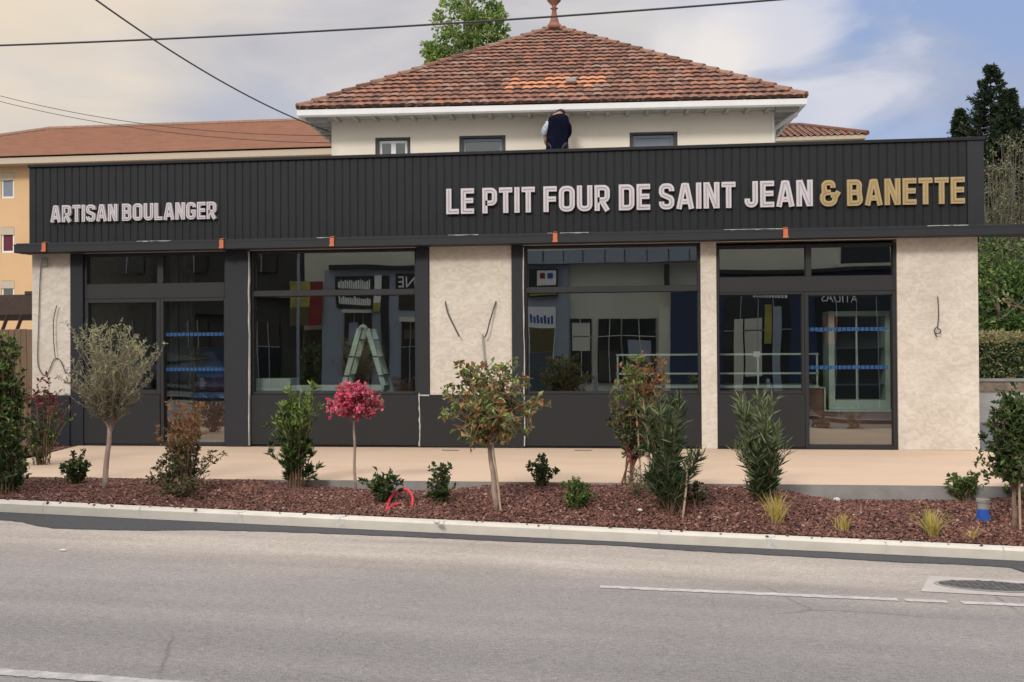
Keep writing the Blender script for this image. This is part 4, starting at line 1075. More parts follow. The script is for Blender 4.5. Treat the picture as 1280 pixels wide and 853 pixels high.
# ------------------------------------------------------------------ plants
def bez(a, c, e, n):
    return [a * (1 - t) ** 2 + c * 2 * t * (1 - t) + e * t * t for t in [i / n for i in range(n + 1)]]
def plant(name, label, cat, px_, py_, H, W, env, stems=10, twigs=4, leaves=9, L=.05, Wd=.02, pick=None, mats=('green',), t0=.15, trunk=0, lean=(0, 0),
          bark='twig', tr=.014, twl=.16, up=.5, group=None, base=None, seed=1, off=(0, 0), inner=.0, gather=False, bs=.30, D=None, rs=.004, flower=None):
    """env(t): relative radius at relative height t. trunk: height of clear trunk. All sizes in metres."""
    rnd = random.Random(seed); st = random.getstate(); random.seed(seed)
    p = base or P(px_, py_)
    root = empty(name, p, label, cat, group)
    D = D or W
    top = p + Vector((lean[0], lean[1], trunk)) if trunk else p.copy()
    sb = MB(); fb = MB()
    if trunk:
        n = 7
        tp = [p + (top - p) * (i / n) + Vector((.006 * math.sin(i * 1.7 + seed), .006 * math.cos(i * 2.1), 0)) - (Vector((0, 0, .05)) if i == 0 else Vector((0, 0, 0))) for i in range(n + 1)]
        MB().tube(tp, [tr * (1.25 - .4 * i / n) for i in range(n + 1)], 8).build('trunk', M[bark], root, smooth=True)
    Hc = H - trunk
    for _ in range(stems):
        t = t0 + (1 - t0) * rnd.random() ** .8
        a = rnd.uniform(0, 2 * math.pi); r_ = 1.12 * env(t) * math.sqrt(rnd.uniform(inner, 1)) * (1 + (.12 if name == 'olive_tree' else .22) * math.sin(2 * a + 5 * t + seed) * math.sin(3 * a - 4 * t))
        tgt = top + Vector((off[0] * t + math.cos(a) * r_ * W / 2, off[1] * t + math.sin(a) * r_ * D / 2, Hc * t))
        s0 = top + Vector((rnd.uniform(-.02, .02), rnd.uniform(-.02, .02), rnd.uniform(-.04, 0) if trunk else -.01))
        if not trunk: s0 += Vector((math.cos(a), math.sin(a), 0)) * W * .5 * bs * rnd.random()
        mid = s0 + (tgt - s0) * .5 + Vector((-(tgt - s0).x * .18, -(tgt - s0).y * .18, (tgt - s0).length * .12))
        path = bez(s0, mid, tgt, 6)
        sb.tube(path, [rs * 1.6 * (1 - .7 * i / 6) for i in range(7)], 4, cap=False)
        ends = [(path, .35 if trunk else .05)]
        for _k in range(twigs):
            q = path[rnd.randint(2, 6)]
            d = Vector((rnd.gauss(0, 1), rnd.gauss(0, 1), rnd.gauss(0, .7))).normalized() * .8 + Vector((0, 0, up)) + (tgt - s0).normalized() * .3
            d.normalize(); l_ = twl * rnd.uniform(.5, 1.15)
            e = q + d * l_
            tw = bez(q, q + d * l_ * .5 + Vector((0, 0, l_ * .08)), e, 3)
            sb.tube(tw, [rs * .8, rs * .7, rs * .5, rs * .3], 3, cap=False)
            ends.append((tw, .1))
        for path_, s_ in ends:
            for _l in range(leaves):
                t_ = rnd.uniform(s_, 1) if not gather else 1 - rnd.random() ** 2 * .5
                k = t_ * (len(path_) - 1); i = min(int(k), len(path_) - 2)
                q = path_[i].lerp(path_[i + 1], k - i); ax = (path_[i + 1] - path_[i]).normalized()
                o_ = Vector((rnd.gauss(0, 1), rnd.gauss(0, 1), rnd.gauss(0, 1))).normalized()
                d = (ax * (.75 if gather else .4) + o_ * .9 + Vector((0, 0, up * .5))).normalized()
                ht = (q.z - top.z) / Hc
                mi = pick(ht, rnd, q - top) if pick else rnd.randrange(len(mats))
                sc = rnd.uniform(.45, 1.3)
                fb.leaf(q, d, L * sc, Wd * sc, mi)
    sb.build('stems', M['rtwig'] if bark == 'rtwig' else M['twig'] if bark != 'pbark' else M['pbark'], root)
    fb.build('foliage', [LF[m] for m in mats], root)
    random.setstate(st)
    return root
S = lambda p_: 1300.0 / (CM.inverted() @ (p_ - CAM)).z * -1     # pixels per metre at a point
def P(px_, py_):
    p = on(px_, py_, bed_z)
    if p.y > TY - .06:      # never on the terrace: slide along the bed edge
        p = at(px_, py_, TY - .06); p.z = bed_z(p.x, p.y)
    return p
def m_(p_, pix): return pix / S(p_)
egg = lambda t: math.sin(math.pi * min(1, max(0, t * .8 + .12))) ** .7
cone = lambda t: max(.06, (1 - t) ** .8) * min(1, .55 + t * 3)
globe = lambda t: math.sin(math.pi * min(1, max(0.02, t * .93 + .04))) ** .55
def wpick(*w):
    return lambda ht, rnd, q: rnd.choices(range(len(w)), w)[0]
def bush(px_, py_, top, wpx, label, seed, mats, **k):
    p = P(px_, py_); H = m_(p, py_ - top); W = m_(p, wpx)
    a = dict(env=egg, name='shrub', cat='shrub', px_=px_, py_=py_, H=H, W=W, label=label, seed=seed, mats=mats); a.update(k)
    return plant(**a)

# small evergreen shrubs
SG = 'small evergreen shrubs in the mulch'
sm = dict(stems=22, twigs=4, leaves=10, t0=.08, L=.042, Wd=.024, twl=.07, up=.5, group=SG, rs=.003)
bush(97, 606, 571, 31, 'small compact dark green shrub left of the olive tree', 11, ('dark', 'green', 'mid'), pick=wpick(6, 4, 1), **sm)
bush(478, 627, 586, 50, 'small spreading dark green shrub next to the red hose loop', 12, ('dark', 'green', 'mid'), pick=wpick(6, 4, 1), **{**sm, 'stems': 20})
bush(552, 629, 583, 34, 'small upright dark green shrub between the red hose and the round tree', 13, ('dark', 'green', 'mid'), pick=wpick(6, 4, 1), **sm)
bush(675, 609, 571, 33, 'small open dark green shrub at the terrace edge right of the round tree', 14, ('dark', 'green', 'mid'), pick=wpick(6, 4, 1), **{**sm, 'stems': 15, 't0': .35})
bush(722, 635, 602, 38, 'low rounded bright green shrub in the mulch left of the bronze leaved tree', 15, ('green', 'mid', 'light'), pick=wpick(5, 4, 1), **{**sm, 'stems': 34, 'L': .032})
bush(1207, 621, 583, 46, 'small open green shrub beside the blue pot and below the right plaster pier', 16, ('green', 'mid', 'olive'), pick=wpick(6, 3, 1), **{**sm, 'stems': 19, 't0': .35})
bush(868, 632, 600, 40, 'low loose grey green plant at the foot of the dark oleander', 17, ('olive2', 'dark', 'brown'), pick=wpick(4, 4, 2), **{**sm, 'stems': 9, 'group': None})
bush(800, 622, 585, 60, 'low wispy grey green plant under the bronze leaved tree', 18, ('olive2', 'olive', 'brown'), pick=wpick(4, 2, 3), **{**sm, 'stems': 9, 'Wd': .009, 'L': .06, 'group': None})
bush(1262, 640, 575, 60, 'yellow green low shrub behind the trunk at the right edge', 19, ('light', 'olive', 'green'), pick=wpick(4, 4, 3), **{**sm, 'stems': 16, 'group': None, 'base': P(1275, 622)})

# big dark shrub at the left edge
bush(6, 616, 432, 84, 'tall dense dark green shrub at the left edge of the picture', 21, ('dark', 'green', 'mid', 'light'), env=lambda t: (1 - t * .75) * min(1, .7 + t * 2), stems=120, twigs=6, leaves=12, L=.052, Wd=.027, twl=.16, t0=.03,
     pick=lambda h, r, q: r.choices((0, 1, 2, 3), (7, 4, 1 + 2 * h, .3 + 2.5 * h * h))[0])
# wine tipped shrub behind it
bp = atz(52, 582, -.01)
plant('shrub', 'shrub with wine red top leaves against the base of the left wall pier', 'shrub', 0, 0, m_(bp, 103), m_(bp, 66), egg, stems=34, twigs=4, leaves=8, L=.06, Wd=.03, mats=('green', 'dark', 'wine', 'red', 'light'),
      pick=lambda h, r, q: r.choices((2, 3), (5, 1))[0] if h + r.gauss(0, .12) > .68 else r.choices((0, 1, 4, 2), (4, 5, 1, 1))[0], base=bp, seed=22, twl=.15, t0=.1)
# tall pale slim shoot of bronze leaves beside the dark shrub
# bronze photinia
bush(228, 620, 508, 82, 'bronze tipped photinia shrub in front of the left glass door', 23, ('dark', 'olive2', 'bronze', 'rust', 'tan'), env=lambda t: .95 if t < .42 else .56, stems=62, twigs=6, leaves=8, L=.045, Wd=.022, twl=.13, t0=.02,
     pick=lambda h, r, q: r.choices((2, 3, 4, 1), (6, 2, 2, 1))[0] if h + r.gauss(0, .1) > .55 else r.choices((0, 1, 2, 4), (5, 4, .8, .5))[0])
# pittosporum like green shrub
bush(370, 610, 492, 64, 'bright green whorled shrub left of the pink flowering tree', 24, ('dark', 'green', 'mid', 'light'), env=lambda t: .95 - .35 * t if t > .15 else .75, stems=52, twigs=4, leaves=22, L=.075, Wd=.018, twl=.13, t0=.04, gather=True,
     pick=lambda h, r, q: r.choices((0, 1, 2, 3), (5 * (1 - h) + .5, 3, 3.5 * h, 6 * h * h))[0], up=.9)
# oleanders
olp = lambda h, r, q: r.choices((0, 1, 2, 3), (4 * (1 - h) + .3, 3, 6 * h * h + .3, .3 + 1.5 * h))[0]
bush(957, 629, 503, 66, 'lighter narrow leaved oleander in front of the panel left of the right door', 25, ('dark', 'oleander', 'oleander2', 'olive'), env=lambda t: .9 - .55 * max(0, t - .5) if t > .2 else .7, stems=52, twigs=4, leaves=13, L=.13, Wd=.017,
     twl=.12, t0=.04, up=1.3, pick=olp, off=(-.10, 0), bs=.12, name='oleander', cat='shrub', group='oleanders in the bed')
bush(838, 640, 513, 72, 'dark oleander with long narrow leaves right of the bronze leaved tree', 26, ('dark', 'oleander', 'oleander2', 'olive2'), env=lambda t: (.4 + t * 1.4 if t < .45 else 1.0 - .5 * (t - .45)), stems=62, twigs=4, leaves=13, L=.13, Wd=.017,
     twl=.12, t0=.08, up=1.2, bs=.12, pick=lambda h, r, q: r.choices((0, 1, 2, 3), (4, 4, 3 * h * h, 1))[0], name='oleander', cat='shrub', group='oleanders in the bed')
# olive tree
p = P(130, 612); s_ = S(p)
plant('olive_tree', 'young grey green olive tree with a thin leaning trunk before the left entrance', 'tree', 0, 0, 195 / s_, 84 / s_, lambda t: .25 + 1.0 * math.sin(math.pi * min(1, t * .72 + .04)) if t < .85 else .9, stems=125, twigs=6, leaves=9, L=.046, Wd=.0115,
      mats=('olive', 'olive2', 'olive3', 'brown'), pick=lambda h, r, q: r.choices((0, 1, 2, 3), (4, 2 * (1.1 - h), 5.5 * h * h + .5, 3.5 * (1 - h)))[0], trunk=78 / s_, lean=(7 / s_, .02), bark='pbark', tr=.026, twl=.17, up=.75, base=p, seed=31, t0=.12, rs=.0032)
# pink flowering standard
p = P(444, 616); s_ = S(p)
plant('flowering_tree', 'small standard tree with a pink flowering crown on a thin pale trunk', 'tree', 0, 0, 134 / s_, 78 / s_, lambda t: globe(min(1, t * .8 + .2)) * (1 if t < .6 else .85), stems=80, twigs=6, leaves=13, L=.034, Wd=.03,
      mats=('pink', 'pink2', 'rose', 'wine', 'olive2'), pick=lambda h, r, q: r.choices((0, 1, 2, 3, 4), (5, 3.4, 2.4, .7 if q.x < .1 else 2, .5 if q.x < .12 else 3))[0], trunk=94 / s_, off=(.03, 0), lean=(-.01, 0), bark='pbark', tr=.014, twl=.07, up=.2, base=p, seed=32, t0=.05, rs=.003)
# round standard tree
p = P(621, 638); s_ = S(p)
t = plant('round_tree', 'round crowned young tree with bronze and green leaves before the middle plaster pier', 'tree', 0, 0, 180 / s_, 106 / s_, lambda t: globe(t * .8 + .14), stems=75, twigs=6, leaves=6, L=.066, Wd=.040,
      mats=('olive2', 'bronze', 'mid', 'tan', 'rust', 'light'), pick=lambda h, r, q: r.choices(range(6), (3, 2.6, 3.0, 1.8, .9, 1.6))[0], trunk=84 / s_, lean=(-9 / s_, 0), bark='pbark', tr=.024, twl=.15, up=-.1, base=p, seed=33, t0=.08, rs=.004, inner=.2)
b = MB(); b.tube([p + Vector((.045, -.03, -.03)), p + Vector((.012, -.035, .30)), p + Vector((-.035, -.035, .66))], [.011, .010, .009], 6)
b.tube([p + Vector((-.09, -.03, .66)), p + Vector((-.03, -.035, .665))], .006, 4)
tag(b.build('tree_stake', M['stake']), 'thin pale stake tied to the trunk of the round tree', 'stake')
# bronze leaved tree
p = P(788, 606); s_ = S(p)
t = plant('bronze_leaved_tree', 'loose multi stemmed tree with bronze and green leaves in front of the third window', 'tree', 0, 0, 160 / s_, 96 / s_, lambda t: (.9 - .3 * max(0, t - .3)) * (.7 if t > .8 else 1), stems=56, twigs=6, leaves=8, L=.055, Wd=.030,
      mats=('dark', 'olive2', 'bronze', 'rust', 'mid', 'brown'), pick=lambda h, r, q: r.choices((2, 3, 4, 5), (4, 2.4, 2.2, 2) if q.x > 0.10 else (1, .4, 7, 1))[0] if h > .5 + r.gauss(0, .1) else r.choices((0, 1, 4, 5), (6, 3, 1.5, 1.5))[0], trunk=28 / s_, lean=(.02, 0), bark='rtwig', tr=.018,
      twl=.14, base=p, seed=34, t0=.12, off=(.12, 0))
b = MB(); q0 = P(776, 604)
b.tube([q0, q0 + Vector((.13, .02, .42)), q0 + Vector((.17, .0, .62))], [.016, .013, .010], 6)
b.tube([p + Vector((-.06, .02, 0)), p + Vector((-.02, .02, .5)), p + Vector((-.0, .02, 1.1))], [.011, .010, .008], 6)
b.build('trunk', M['rtwig'], t)
b = MB(); p2 = P(790, 610); b.tube([p2 + Vector((.1, -.03, -.02)), p2 + Vector((.07, -.03, .5)), p2 + Vector((.015, -.03, 1.28))], [.012, .011, .010], 6)
tag(b.build('tree_stake', M['stake']), 'tall thin pale stake inside the bronze leaved tree', 'stake')
p2 = P(853, 648); b = MB(); b.tube([p2 + Vector((0, 0, -.02)), p2 + Vector((.035, 0, .26)), p2 + Vector((.05, 0, .52))], [.010, .010, .008], 6)
tag(b.build('tree_stake', M['stake']), 'short pale stake leaning at the right foot of the dark oleander', 'stake')
# evergreen tree at the right edge
p = P(1268, 662); s_ = S(p)
plant('evergreen_tree', 'young evergreen tree with dark green pointed crown at the right edge of the bed', 'tree', 0, 0, 165 / s_, 92 / s_, lambda t: (1.15 - t) * min(1, .65 + 2 * t), stems=100, twigs=6, leaves=10, L=.055, Wd=.030,
      mats=('dark', 'green', 'mid', 'olive2'), pick=wpick(5, 4, 1.6, 1.5), trunk=56 / s_, lean=(.0, 0), bark='bark', tr=.02, twl=.14, up=.4, base=p, seed=35, t0=.0, off=(0, 0))
b = MB(); b.tube([p + Vector((.035, -.05, -.03)), p + Vector((.03, -.05, .4)), p + Vector((.03, -.04, .85))], .011, 6)
tag(b.build('tree_stake', M['stake']), 'straight pale stake beside the trunk at the right edge of the bed', 'stake')
# grass tufts
def tuft(px_, py_, h, w, n, label, seed, mats=('yellow', 'yellow', 'straw')):
    r = random.Random(seed); p = P(px_, py_); s_ = S(p); b = MB()
    for i in range(n):
        a = r.uniform(0, 6.28); q = p + Vector((r.gauss(0, .02), r.gauss(0, .02), -.01)); l_ = h / s_ * r.uniform(.45, 1.1)
        d = Vector((math.cos(a) * r.random() ** 1.5 * w / h * .9, math.sin(a) * r.random() * w / h * .7, 1)).normalized()
        e = q + d * l_; side = Vector((-math.sin(a), math.cos(a), 0)) * .0045; side = Vector((.0045, 0, 0)) if r.random() < .5 else side
        mid = q + d * l_ * .55 + Vector((0, 0, .01)); e = e + Vector((d.x, d.y, -.3)) * l_ * .25
        b.mi = r.randrange(len(mats))
        i_ = [b.pt(q - side), b.pt(q + side), b.pt(mid + side * .8), b.pt(mid - side * .8), b.pt(e)]
        b.face(i_[:4]); b.face((i_[3], i_[2], i_[4]))
    tag(b.build('grass_tuft', [LF[m] for m in mats]), label, 'grass', 'grass tufts in the mulch')
tuft(970, 654, 48, 40, 110, 'tall yellow grass tuft in front of the right oleander', 1)
tuft(1055, 663, 26, 28, 60, 'short yellow grass tuft alone in the mulch below the right glass door', 2)
tuft(1165, 670, 44, 54, 100, 'sprawling yellow green grass tuft left of the blue pot', 3, ('yellow', 'yellow', 'straw', 'light'))
tuft(1215, 673, 20, 34, 30, 'thin straw coloured grass tuft in front of the blue pot', 4, ('straw', 'yellow'))
# dead twigs under the oleander
b = MB(); r = random.Random(5)
for i in range(26):
    q = P(r.uniform(770, 872), r.uniform(618, 650)); a = r.uniform(0, 6.28)
    b.tube([q, q + Vector((math.cos(a) * .05, math.sin(a) * .04, r.uniform(.05, .14))), q + Vector((math.cos(a) * .12, math.sin(a) * .08, r.uniform(.08, .26)))], [.003, .0025, .001], 3)
tag(b.build('dry_twigs', M['twig']), 'thin dry twigs and stems scattered round the foot of the dark oleander', 'twigs', kind='stuff')
# red hose loop
hp = [P(483, 638) + Vector((0, 0, .0)), P(488, 628) + Vector((0, 0, .04)), P(496, 626) + Vector((0, 0, .09)), P(505, 628) + Vector((0, 0, .13)), P(512, 630) + Vector((0, 0, .12)), P(516, 632) + Vector((0, 0, .06)), P(514, 636) + Vector((0, 0, -.01))]
M['hose'] = mat('red_conduit', (.55, .035, .05), rough=.5, var=.15, scale=60)
hs = MB()
Q = []
for i in range(len(hp) - 1):
    p0 = hp[max(0, i - 1)]; p1 = hp[i]; p2 = hp[i + 1]; p3 = hp[min(len(hp) - 1, i + 2)]
    for k in range(6):
        t_ = k / 6; Q.append(.5 * ((2 * p1) + (p2 - p0) * t_ + (2 * p0 - 5 * p1 + 4 * p2 - p3) * t_ * t_ + (3 * p1 - p0 - 3 * p2 + p3) * t_ ** 3))
Q.append(hp[-1]); hs.tube(Q, [.016 if i % 2 else .0135 for i in range(len(Q))], 8)
t = tag(hs.build('red_conduit', M['hose']), 'bright red corrugated conduit looping out of the mulch beside a small shrub', 'conduit')
MB().tube([q for q in Q[14:19]], .018, 8).build('black_sleeve', M['black'], t)
b = MB(); b.tube([P(480, 641) + Vector((0, 0, .005)), P(492, 634) + Vector((0, 0, .02)), P(501, 633) + Vector((0, 0, .03))], .011, 6)
b.build('conduit_end', M['hose'], t)
# blue pot
p = P(1229, 650); M['blue'] = mat('blue_plastic', (.02, .10, .42), rough=.45, var=.15)
t = empty('utility_cap', p, 'blue plastic cap with a grey pipe collar standing in the mulch near the right edge', 'utility cap')
b = MB(); b.lathe(p, [(.058, -.02), (.056, .03), (.054, .10), (.05, .105), (.04, .11)], 14)
for k in range(6): b.box(p.x + .05 * math.cos(k * 1.05) - .012, p.x + .05 * math.cos(k * 1.05) + .012, p.y + .05 * math.sin(k * 1.05) - .012, p.y + .05 * math.sin(k * 1.05) + .012, p.z - .01, p.z + .05)
b.build('cap', M['blue'], t)
b = MB(); b.lathe(p, [(.052, .106), (.052, .17), (.062, .172), (.062, .20), (.05, .205), (.045, .16)], 14); b.build('pipe_collar', M['conduit'], t)
# pale stones on the mulch
for px_, py_, lab in ((1046, 627, 'white stone lying on the mulch below the right glass door'), (800, 640, 'flat pale stone lying on the mulch left of the dark oleander'), (546, 655, 'pale pebble near the kerb below the upright small shrub')):
    q = P(px_, py_); b = MB(); b.xf = Matrix.Translation(q + Vector((0, 0, .02))) @ Matrix.Rotation(px_, 4, 'Z') @ Matrix.Diagonal((1.3, .8, .5 if px_ == 800 else .8, 1))
    b.lathe((0, 0, 0), [(.008, -.03), (.026, -.018), (.03, .0), (.02, .02), (.004, .026)], 7)
    tag(b.build('stone', M['kerb']), lab, 'stone', 'stray stones in the mulch')
b = MB(); q = on_road(78, 689); b.box(q.x - .02, q.x + .03, q.y - .015, q.y + .015, q.z + .002, q.z + .014, .003); tag(b.build('paper_scrap', M['white']), 'tiny white scrap lying on the road at the left', 'litter')

# ------------------------------------------------------------------ background left: apartment block
AY = 40.0
al = at(-180, 196, AY); ar = at(640, 190, AY)
apt = empty('apartment_block', ((al.x + ar.x) / 2, AY + 5, 0), 'long ochre apartment block with brown tiled roof beyond the left end of the shop', 'building')
ze = at(20, 209, AY).z; zr = at(200, 157.5, AY + 6).z; zv = at(20, 196, AY - .8).z
b = MB()
wn = []
xa_, xb_ = at(1.5, 230, AY).x, at(17.5, 230, AY).x
for (t1_, b1_) in ((216, 248), (284, 316), (351, 383)):
    wn.append((at(10, t1_, AY).z, at(10, b1_, AY).z))
cols = [(xa_ - 7.2, xb_ - 7.2), (xa_, xb_), (xa_ + 7.2, xb_ + 7.2)]
# front wall built in strips around the openings
zz = [0] + sorted([v for w in wn for v in w]) + [ze]
for i in range(0, len(zz), 2): b.box(al.x, ar.x, AY, AY + .3, zz[i], zz[i + 1])
for t1_, b1_ in wn:
    xs_ = [al.x] + [v for c in cols for v in c] + [ar.x]
    for i in range(0, len(xs_), 2): b.box(xs_[i], xs_[i + 1], AY, AY + .3, b1_, t1_)
b.box(al.x, ar.x, AY + .6, AY + 12, 0, ze)
b.build('wall', M['apt'], apt)
M['curt'] = mat('dark_red_curtain', (.10, .01, .03), rough=.8, var=.3)
for ci, c in enumerate(cols):
    for wi, (t1_, b1_) in enumerate(wn):
        b = MB(); e = .10
        for q in ((c[0], c[0] + e, b1_, t1_), (c[1] - e, c[1], b1_, t1_), (c[0] + e, c[1] - e, t1_ - e, t1_), (c[0] + e, c[1] - e, b1_, b1_ + e)): b.box(q[0], q[1], AY + .05, AY + .2, q[2], q[3])
        w = b.build('window', M['white'], apt)
        b = MB(); sh_ = .45 if wi != 0 else .8
        b.box(c[0] + e, c[1] - e, AY + .08, AY + .14, b1_ + e, t1_ - .45); b.build('pane', M['curt'] if wi == 1 and ci == 1 else M['hglass'] if wi == 2 else M['shutter'], w)
        b = MB(); b.box(c[0] - .05, c[1] + .02, AY - .02, AY + .12, t1_ - .44, t1_ - .02); b.build('shutter_box', M['eave'], w)
b = MB(); b.box(al.x, ar.x, AY - 1.0, AY + .02, ze, ze + .10); b.box(al.x, ar.x, AY - 1.0, AY - .9, ze + .1, zv - .1); b.build('eave_board', M['eave'], apt)
b = MB()
rl = at(63, 160, AY + 6); hip0 = at(-400, 196, AY - 1).x
e0 = (hip0, AY - 1.1, zv); e1 = (ar.x + 1, AY - 1.1, zv)
nrow = 24
xl0 = al.x - 1
for k in range(nrow):
    t0_, t1_ = k / nrow, (k + 1) / nrow
    def xl_(t): return xl0 + (rl.x - xl0) * t
    ya, yb = AY - 1.1 + 7.1 * t0_, AY - 1.1 + 7.1 * t1_; za, zb2 = zv + (zr - zv) * t0_, zv + (zr - zv) * t1_
    b.quad((xl_(t0_), ya, za + .06), (ar.x + 1, ya, za + .06), (ar.x + 1, yb, zb2), (xl_(t1_), yb, zb2)); b.quad((xl_(t0_), ya, za - .02), (ar.x + 1, ya, za - .02), (ar.x + 1, ya, za + .06), (xl_(t0_), ya, za + .06))
b.quad((xl0, AY - 1.1, zv), (rl.x, AY + 6, zr), (rl.x, AY + 6.01, zr), (xl0, AY + 13, zv)); b.quad((rl.x, AY + 6, zr), (ar.x + 1, AY + 6, zr), (ar.x + 1, AY + 13, zv), (xl0, AY + 13, zv))
rf = b.build('roof', M['aptroof'], apt)
b = MB(); b.tube([(rl.x, AY + 6, zr + .03), (ar.x + 1, AY + 6, zr + .03)], .16, 8); b.tube([(xl0, AY - 1.1, zv + .03), (rl.x, AY + 6, zr + .03)], .16, 8); b.build('ridge_tiles', M['tileD'], rf)

# neighbour roof at the right of the house
NY = 24.0
nl, nr_ = at(880, 176, NY), at(1082, 173, NY)
nb = empty('neighbour_house', ((nl.x + nr_.x) / 2, NY + 4, 0), 'low cream house with orange tiled roof just showing right of the main house', 'house')
zE = at(1040, 174, NY).z; zR = at(995, 157.5, NY + 3.4).z
b = MB(); b.box(nl.x, nr_.x - .6, NY + .5, NY + 7, 0, zE - .02); b.build('wall', M['hwall'], nb)
b = MB(); b.box(nl.x, nr_.x, NY - .05, NY + .5, zE - .02, zE + .12); b.build('eave_board', M['eave'], nb)
b = MB(); nrow = 11; pk = at(1000, 157.5, NY + 3.4).x; rr_ = random.Random(3)
for k in range(nrow):
    t0_, t1_ = k / nrow, (k + 1) / nrow; ya, yb = NY - .1 + 3.5 * t0_, NY - .1 + 3.5 * t1_
    za, zb2 = zE + .12 + (zR - zE - .12) * t0_, zE + .12 + (zR - zE - .12) * t1_
    xr_ = lambda t: nr_.x + .05 + (pk - nr_.x) * t
    u = nl.x
    while u < xr_(t0_):
        u2 = min(u + .24, xr_(t0_)); b.mi = rr_.choice((0, 0, 1, 2)); 
        if u2 - u > .03:
            um = (u + u2) / 2; cl_ = lambda v: min(v, xr_(t1_))
            b.quad((u, ya, za), (um, ya, za + .06), (cl_(um), yb, zb2 + .03), (cl_(u), yb, zb2 - .02)); b.quad((um, ya, za + .06), (u2, ya, za), (cl_(u2), yb, zb2 - .02), (cl_(um), yb, zb2 + .03))
        u += .24
b.mi = 1; b.quad((nr_.x + .05, NY - .1, zE + .12), (nr_.x + .05, NY + 7, zE + .12), (pk, NY + 3.4, zR), (pk, NY + 3.39, zR)); b.quad((nl.x, NY + 3.4, zR), (pk, NY + 3.4, zR), (nr_.x, NY + 7, zE + .12), (nl.x, NY + 7, zE + .12))
b.build('roof', [M['tileD'], M['tileC'], M['tileA']], nb)
b = MB(); b.tube([(nr_.x + .05, NY - .1, zE + .17), (pk, NY + 3.4, zR + .03), (nl.x, NY + 3.4, zR + .03)], .09, 8); b.build('ridge_tiles', M['tileB'], nb)

# fence and carport at the left edge
FY = 2.3
fl, frr = at(-260, 440, FY), at(41, 440, FY)
fzt = at(20, 412, FY).z
fe = empty('wooden_fence', (frr.x - 1, FY, 0), 'brown vertical board fence left of the shop wall', 'fence')
x = fl.x; b = MB(); r = random.Random(4)
while x < frr.x + .3:
    w_ = .115; b.box(x, x + w_ - .006, FY + r.uniform(-.003, .003), FY + .025, -.02, fzt + r.uniform(-.006, .006), .003); x += w_
b.build('boards', M['wood'], fe)
for xq in (fl.x + 1.2, fl.x + 3.1, frr.x - .35): MB().box(xq, xq + .09, FY + .03, FY + .12, -.2, fzt - .03).build('post', M['dwood'], fe)
for zq in (.35, fzt - .3): MB().box(fl.x, frr.x + .3, FY + .0265, FY + .055, zq, zq + .08).build('rail', M['dwood'], fe)
CPY = 9.0
cl_, cr_ = at(-200, 380, CPY), at(60, 380, CPY)
z1_, z0_ = at(20, 366, CPY).z, at(20, 394, CPY).z
cp = empty('carport', ((cl_.x + cr_.x) / 2, CPY + 2, 0), 'dark brown wooden carport with diagonal braces behind the board fence', 'carport')
b = MB(); b.box(cl_.x, cr_.x, CPY, CPY + 4, z0_, z1_ - .05, .01); b.build('roof', M['dwood'], cp)
b = MB(); b.box(at(31, 365, CPY).x, cr_.x, CPY - .01, CPY + .3, z1_ - .049, z1_ + .03); b.build('roof_edge', M['dwood'], cp)
for q in (2, 20):
    p_ = at(q + 8, 394, CPY); q_ = at(q - 5, 425, CPY); b = MB(); b.tube([p_, q_ + Vector((0, 0, -.1))], .05, 4); b.build('brace', M['dwood'], cp)
for xq in (at(-2, 400, CPY).x - .6, at(-100, 400, CPY).x): MB().box(xq, xq + .12, CPY + .1, CPY + .22, -.1, z0_ - .002).build('post', M['dwood'], cp)
# thin shoot with small leaves in front of the fence
bp = atz(12, 585, -.01); bp = Vector((bp.x - .1, bp.y + .3, -.01))
plant('shrub', 'slim pale green shoot rising in front of the brown board fence', 'shrub', 0, 0, m_(bp, 165), m_(bp, 42), lambda t: .9 - .6 * t, stems=16, twigs=3, leaves=7, L=.045, Wd=.015, mats=('light', 'mid', 'olive'), base=bp, seed=44, t0=.3, twl=.12, up=.8)

# ------------------------------------------------------------------ background right: low wall, hedge, trees
wy = atz(1255, 528, 0).y
wl, wr_ = X(1120, wy), X(1500, wy)
zt_w = at(1250, 477, wy).z; zc_w = at(1250, 490, wy).z
rw = empty('low_wall', ((wl + wr_) / 2, wy, 0), 'low pale rendered wall with a stained stone course under the hedge', 'wall')
MB().box(wl, wr_, wy, wy + .3, -.1, zc_w).build('rendered_base', mat('pale_render', (.42, .40, .39), .9, .12, 2, stretch=(1, 1, 3)), rw)
MB().box(wl, wr_, wy - .02, wy + .3, zc_w + .001, zt_w).build('stone_course', mat('stained_stone', (.34, .27, .21), .95, .5, 3.2, bump=.5, detail=8, c2=(.10, .07, .05)), rw)
MB().box(wl, wr_, wy - .05, wy + .33, zt_w + .001, zt_w + .05).build('coping', M['concrete'], rw)
def mass(b, n, box, L, W, pick, shell=.35, seed=1, lump=.15):
    r = random.Random(seed); st = random.getstate(); random.seed(seed)
    x0, x1, y0, y1, z0, z1 = box
    for _ in range(n):
        f = r.random()
        x = r.uniform(x0, x1); z = r.uniform(z0, z1); y = r.uniform(y0, y1)
        if f < .62: y = y0 + abs(r.gauss(0, .1)) 
        elif f < .9: z = z1 - abs(r.gauss(0, .08))
        bump = lump * (math.sin(x * 2.3 + z) + math.sin(x * 5.1 + z * 3 + y) * .5) * .5
        b.leaf((x, y + bump * .6, z + (bump * .5 if f > .62 else 0)), (r.gauss(0, 1), r.gauss(-.4, 1), r.gauss(.3, 1)), L * r.uniform(.6, 1.3), W * r.uniform(.6, 1.3), pick(r, x, y, z))
    random.setstate(st)
hz1 = at(1250, 416, wy + .5).z
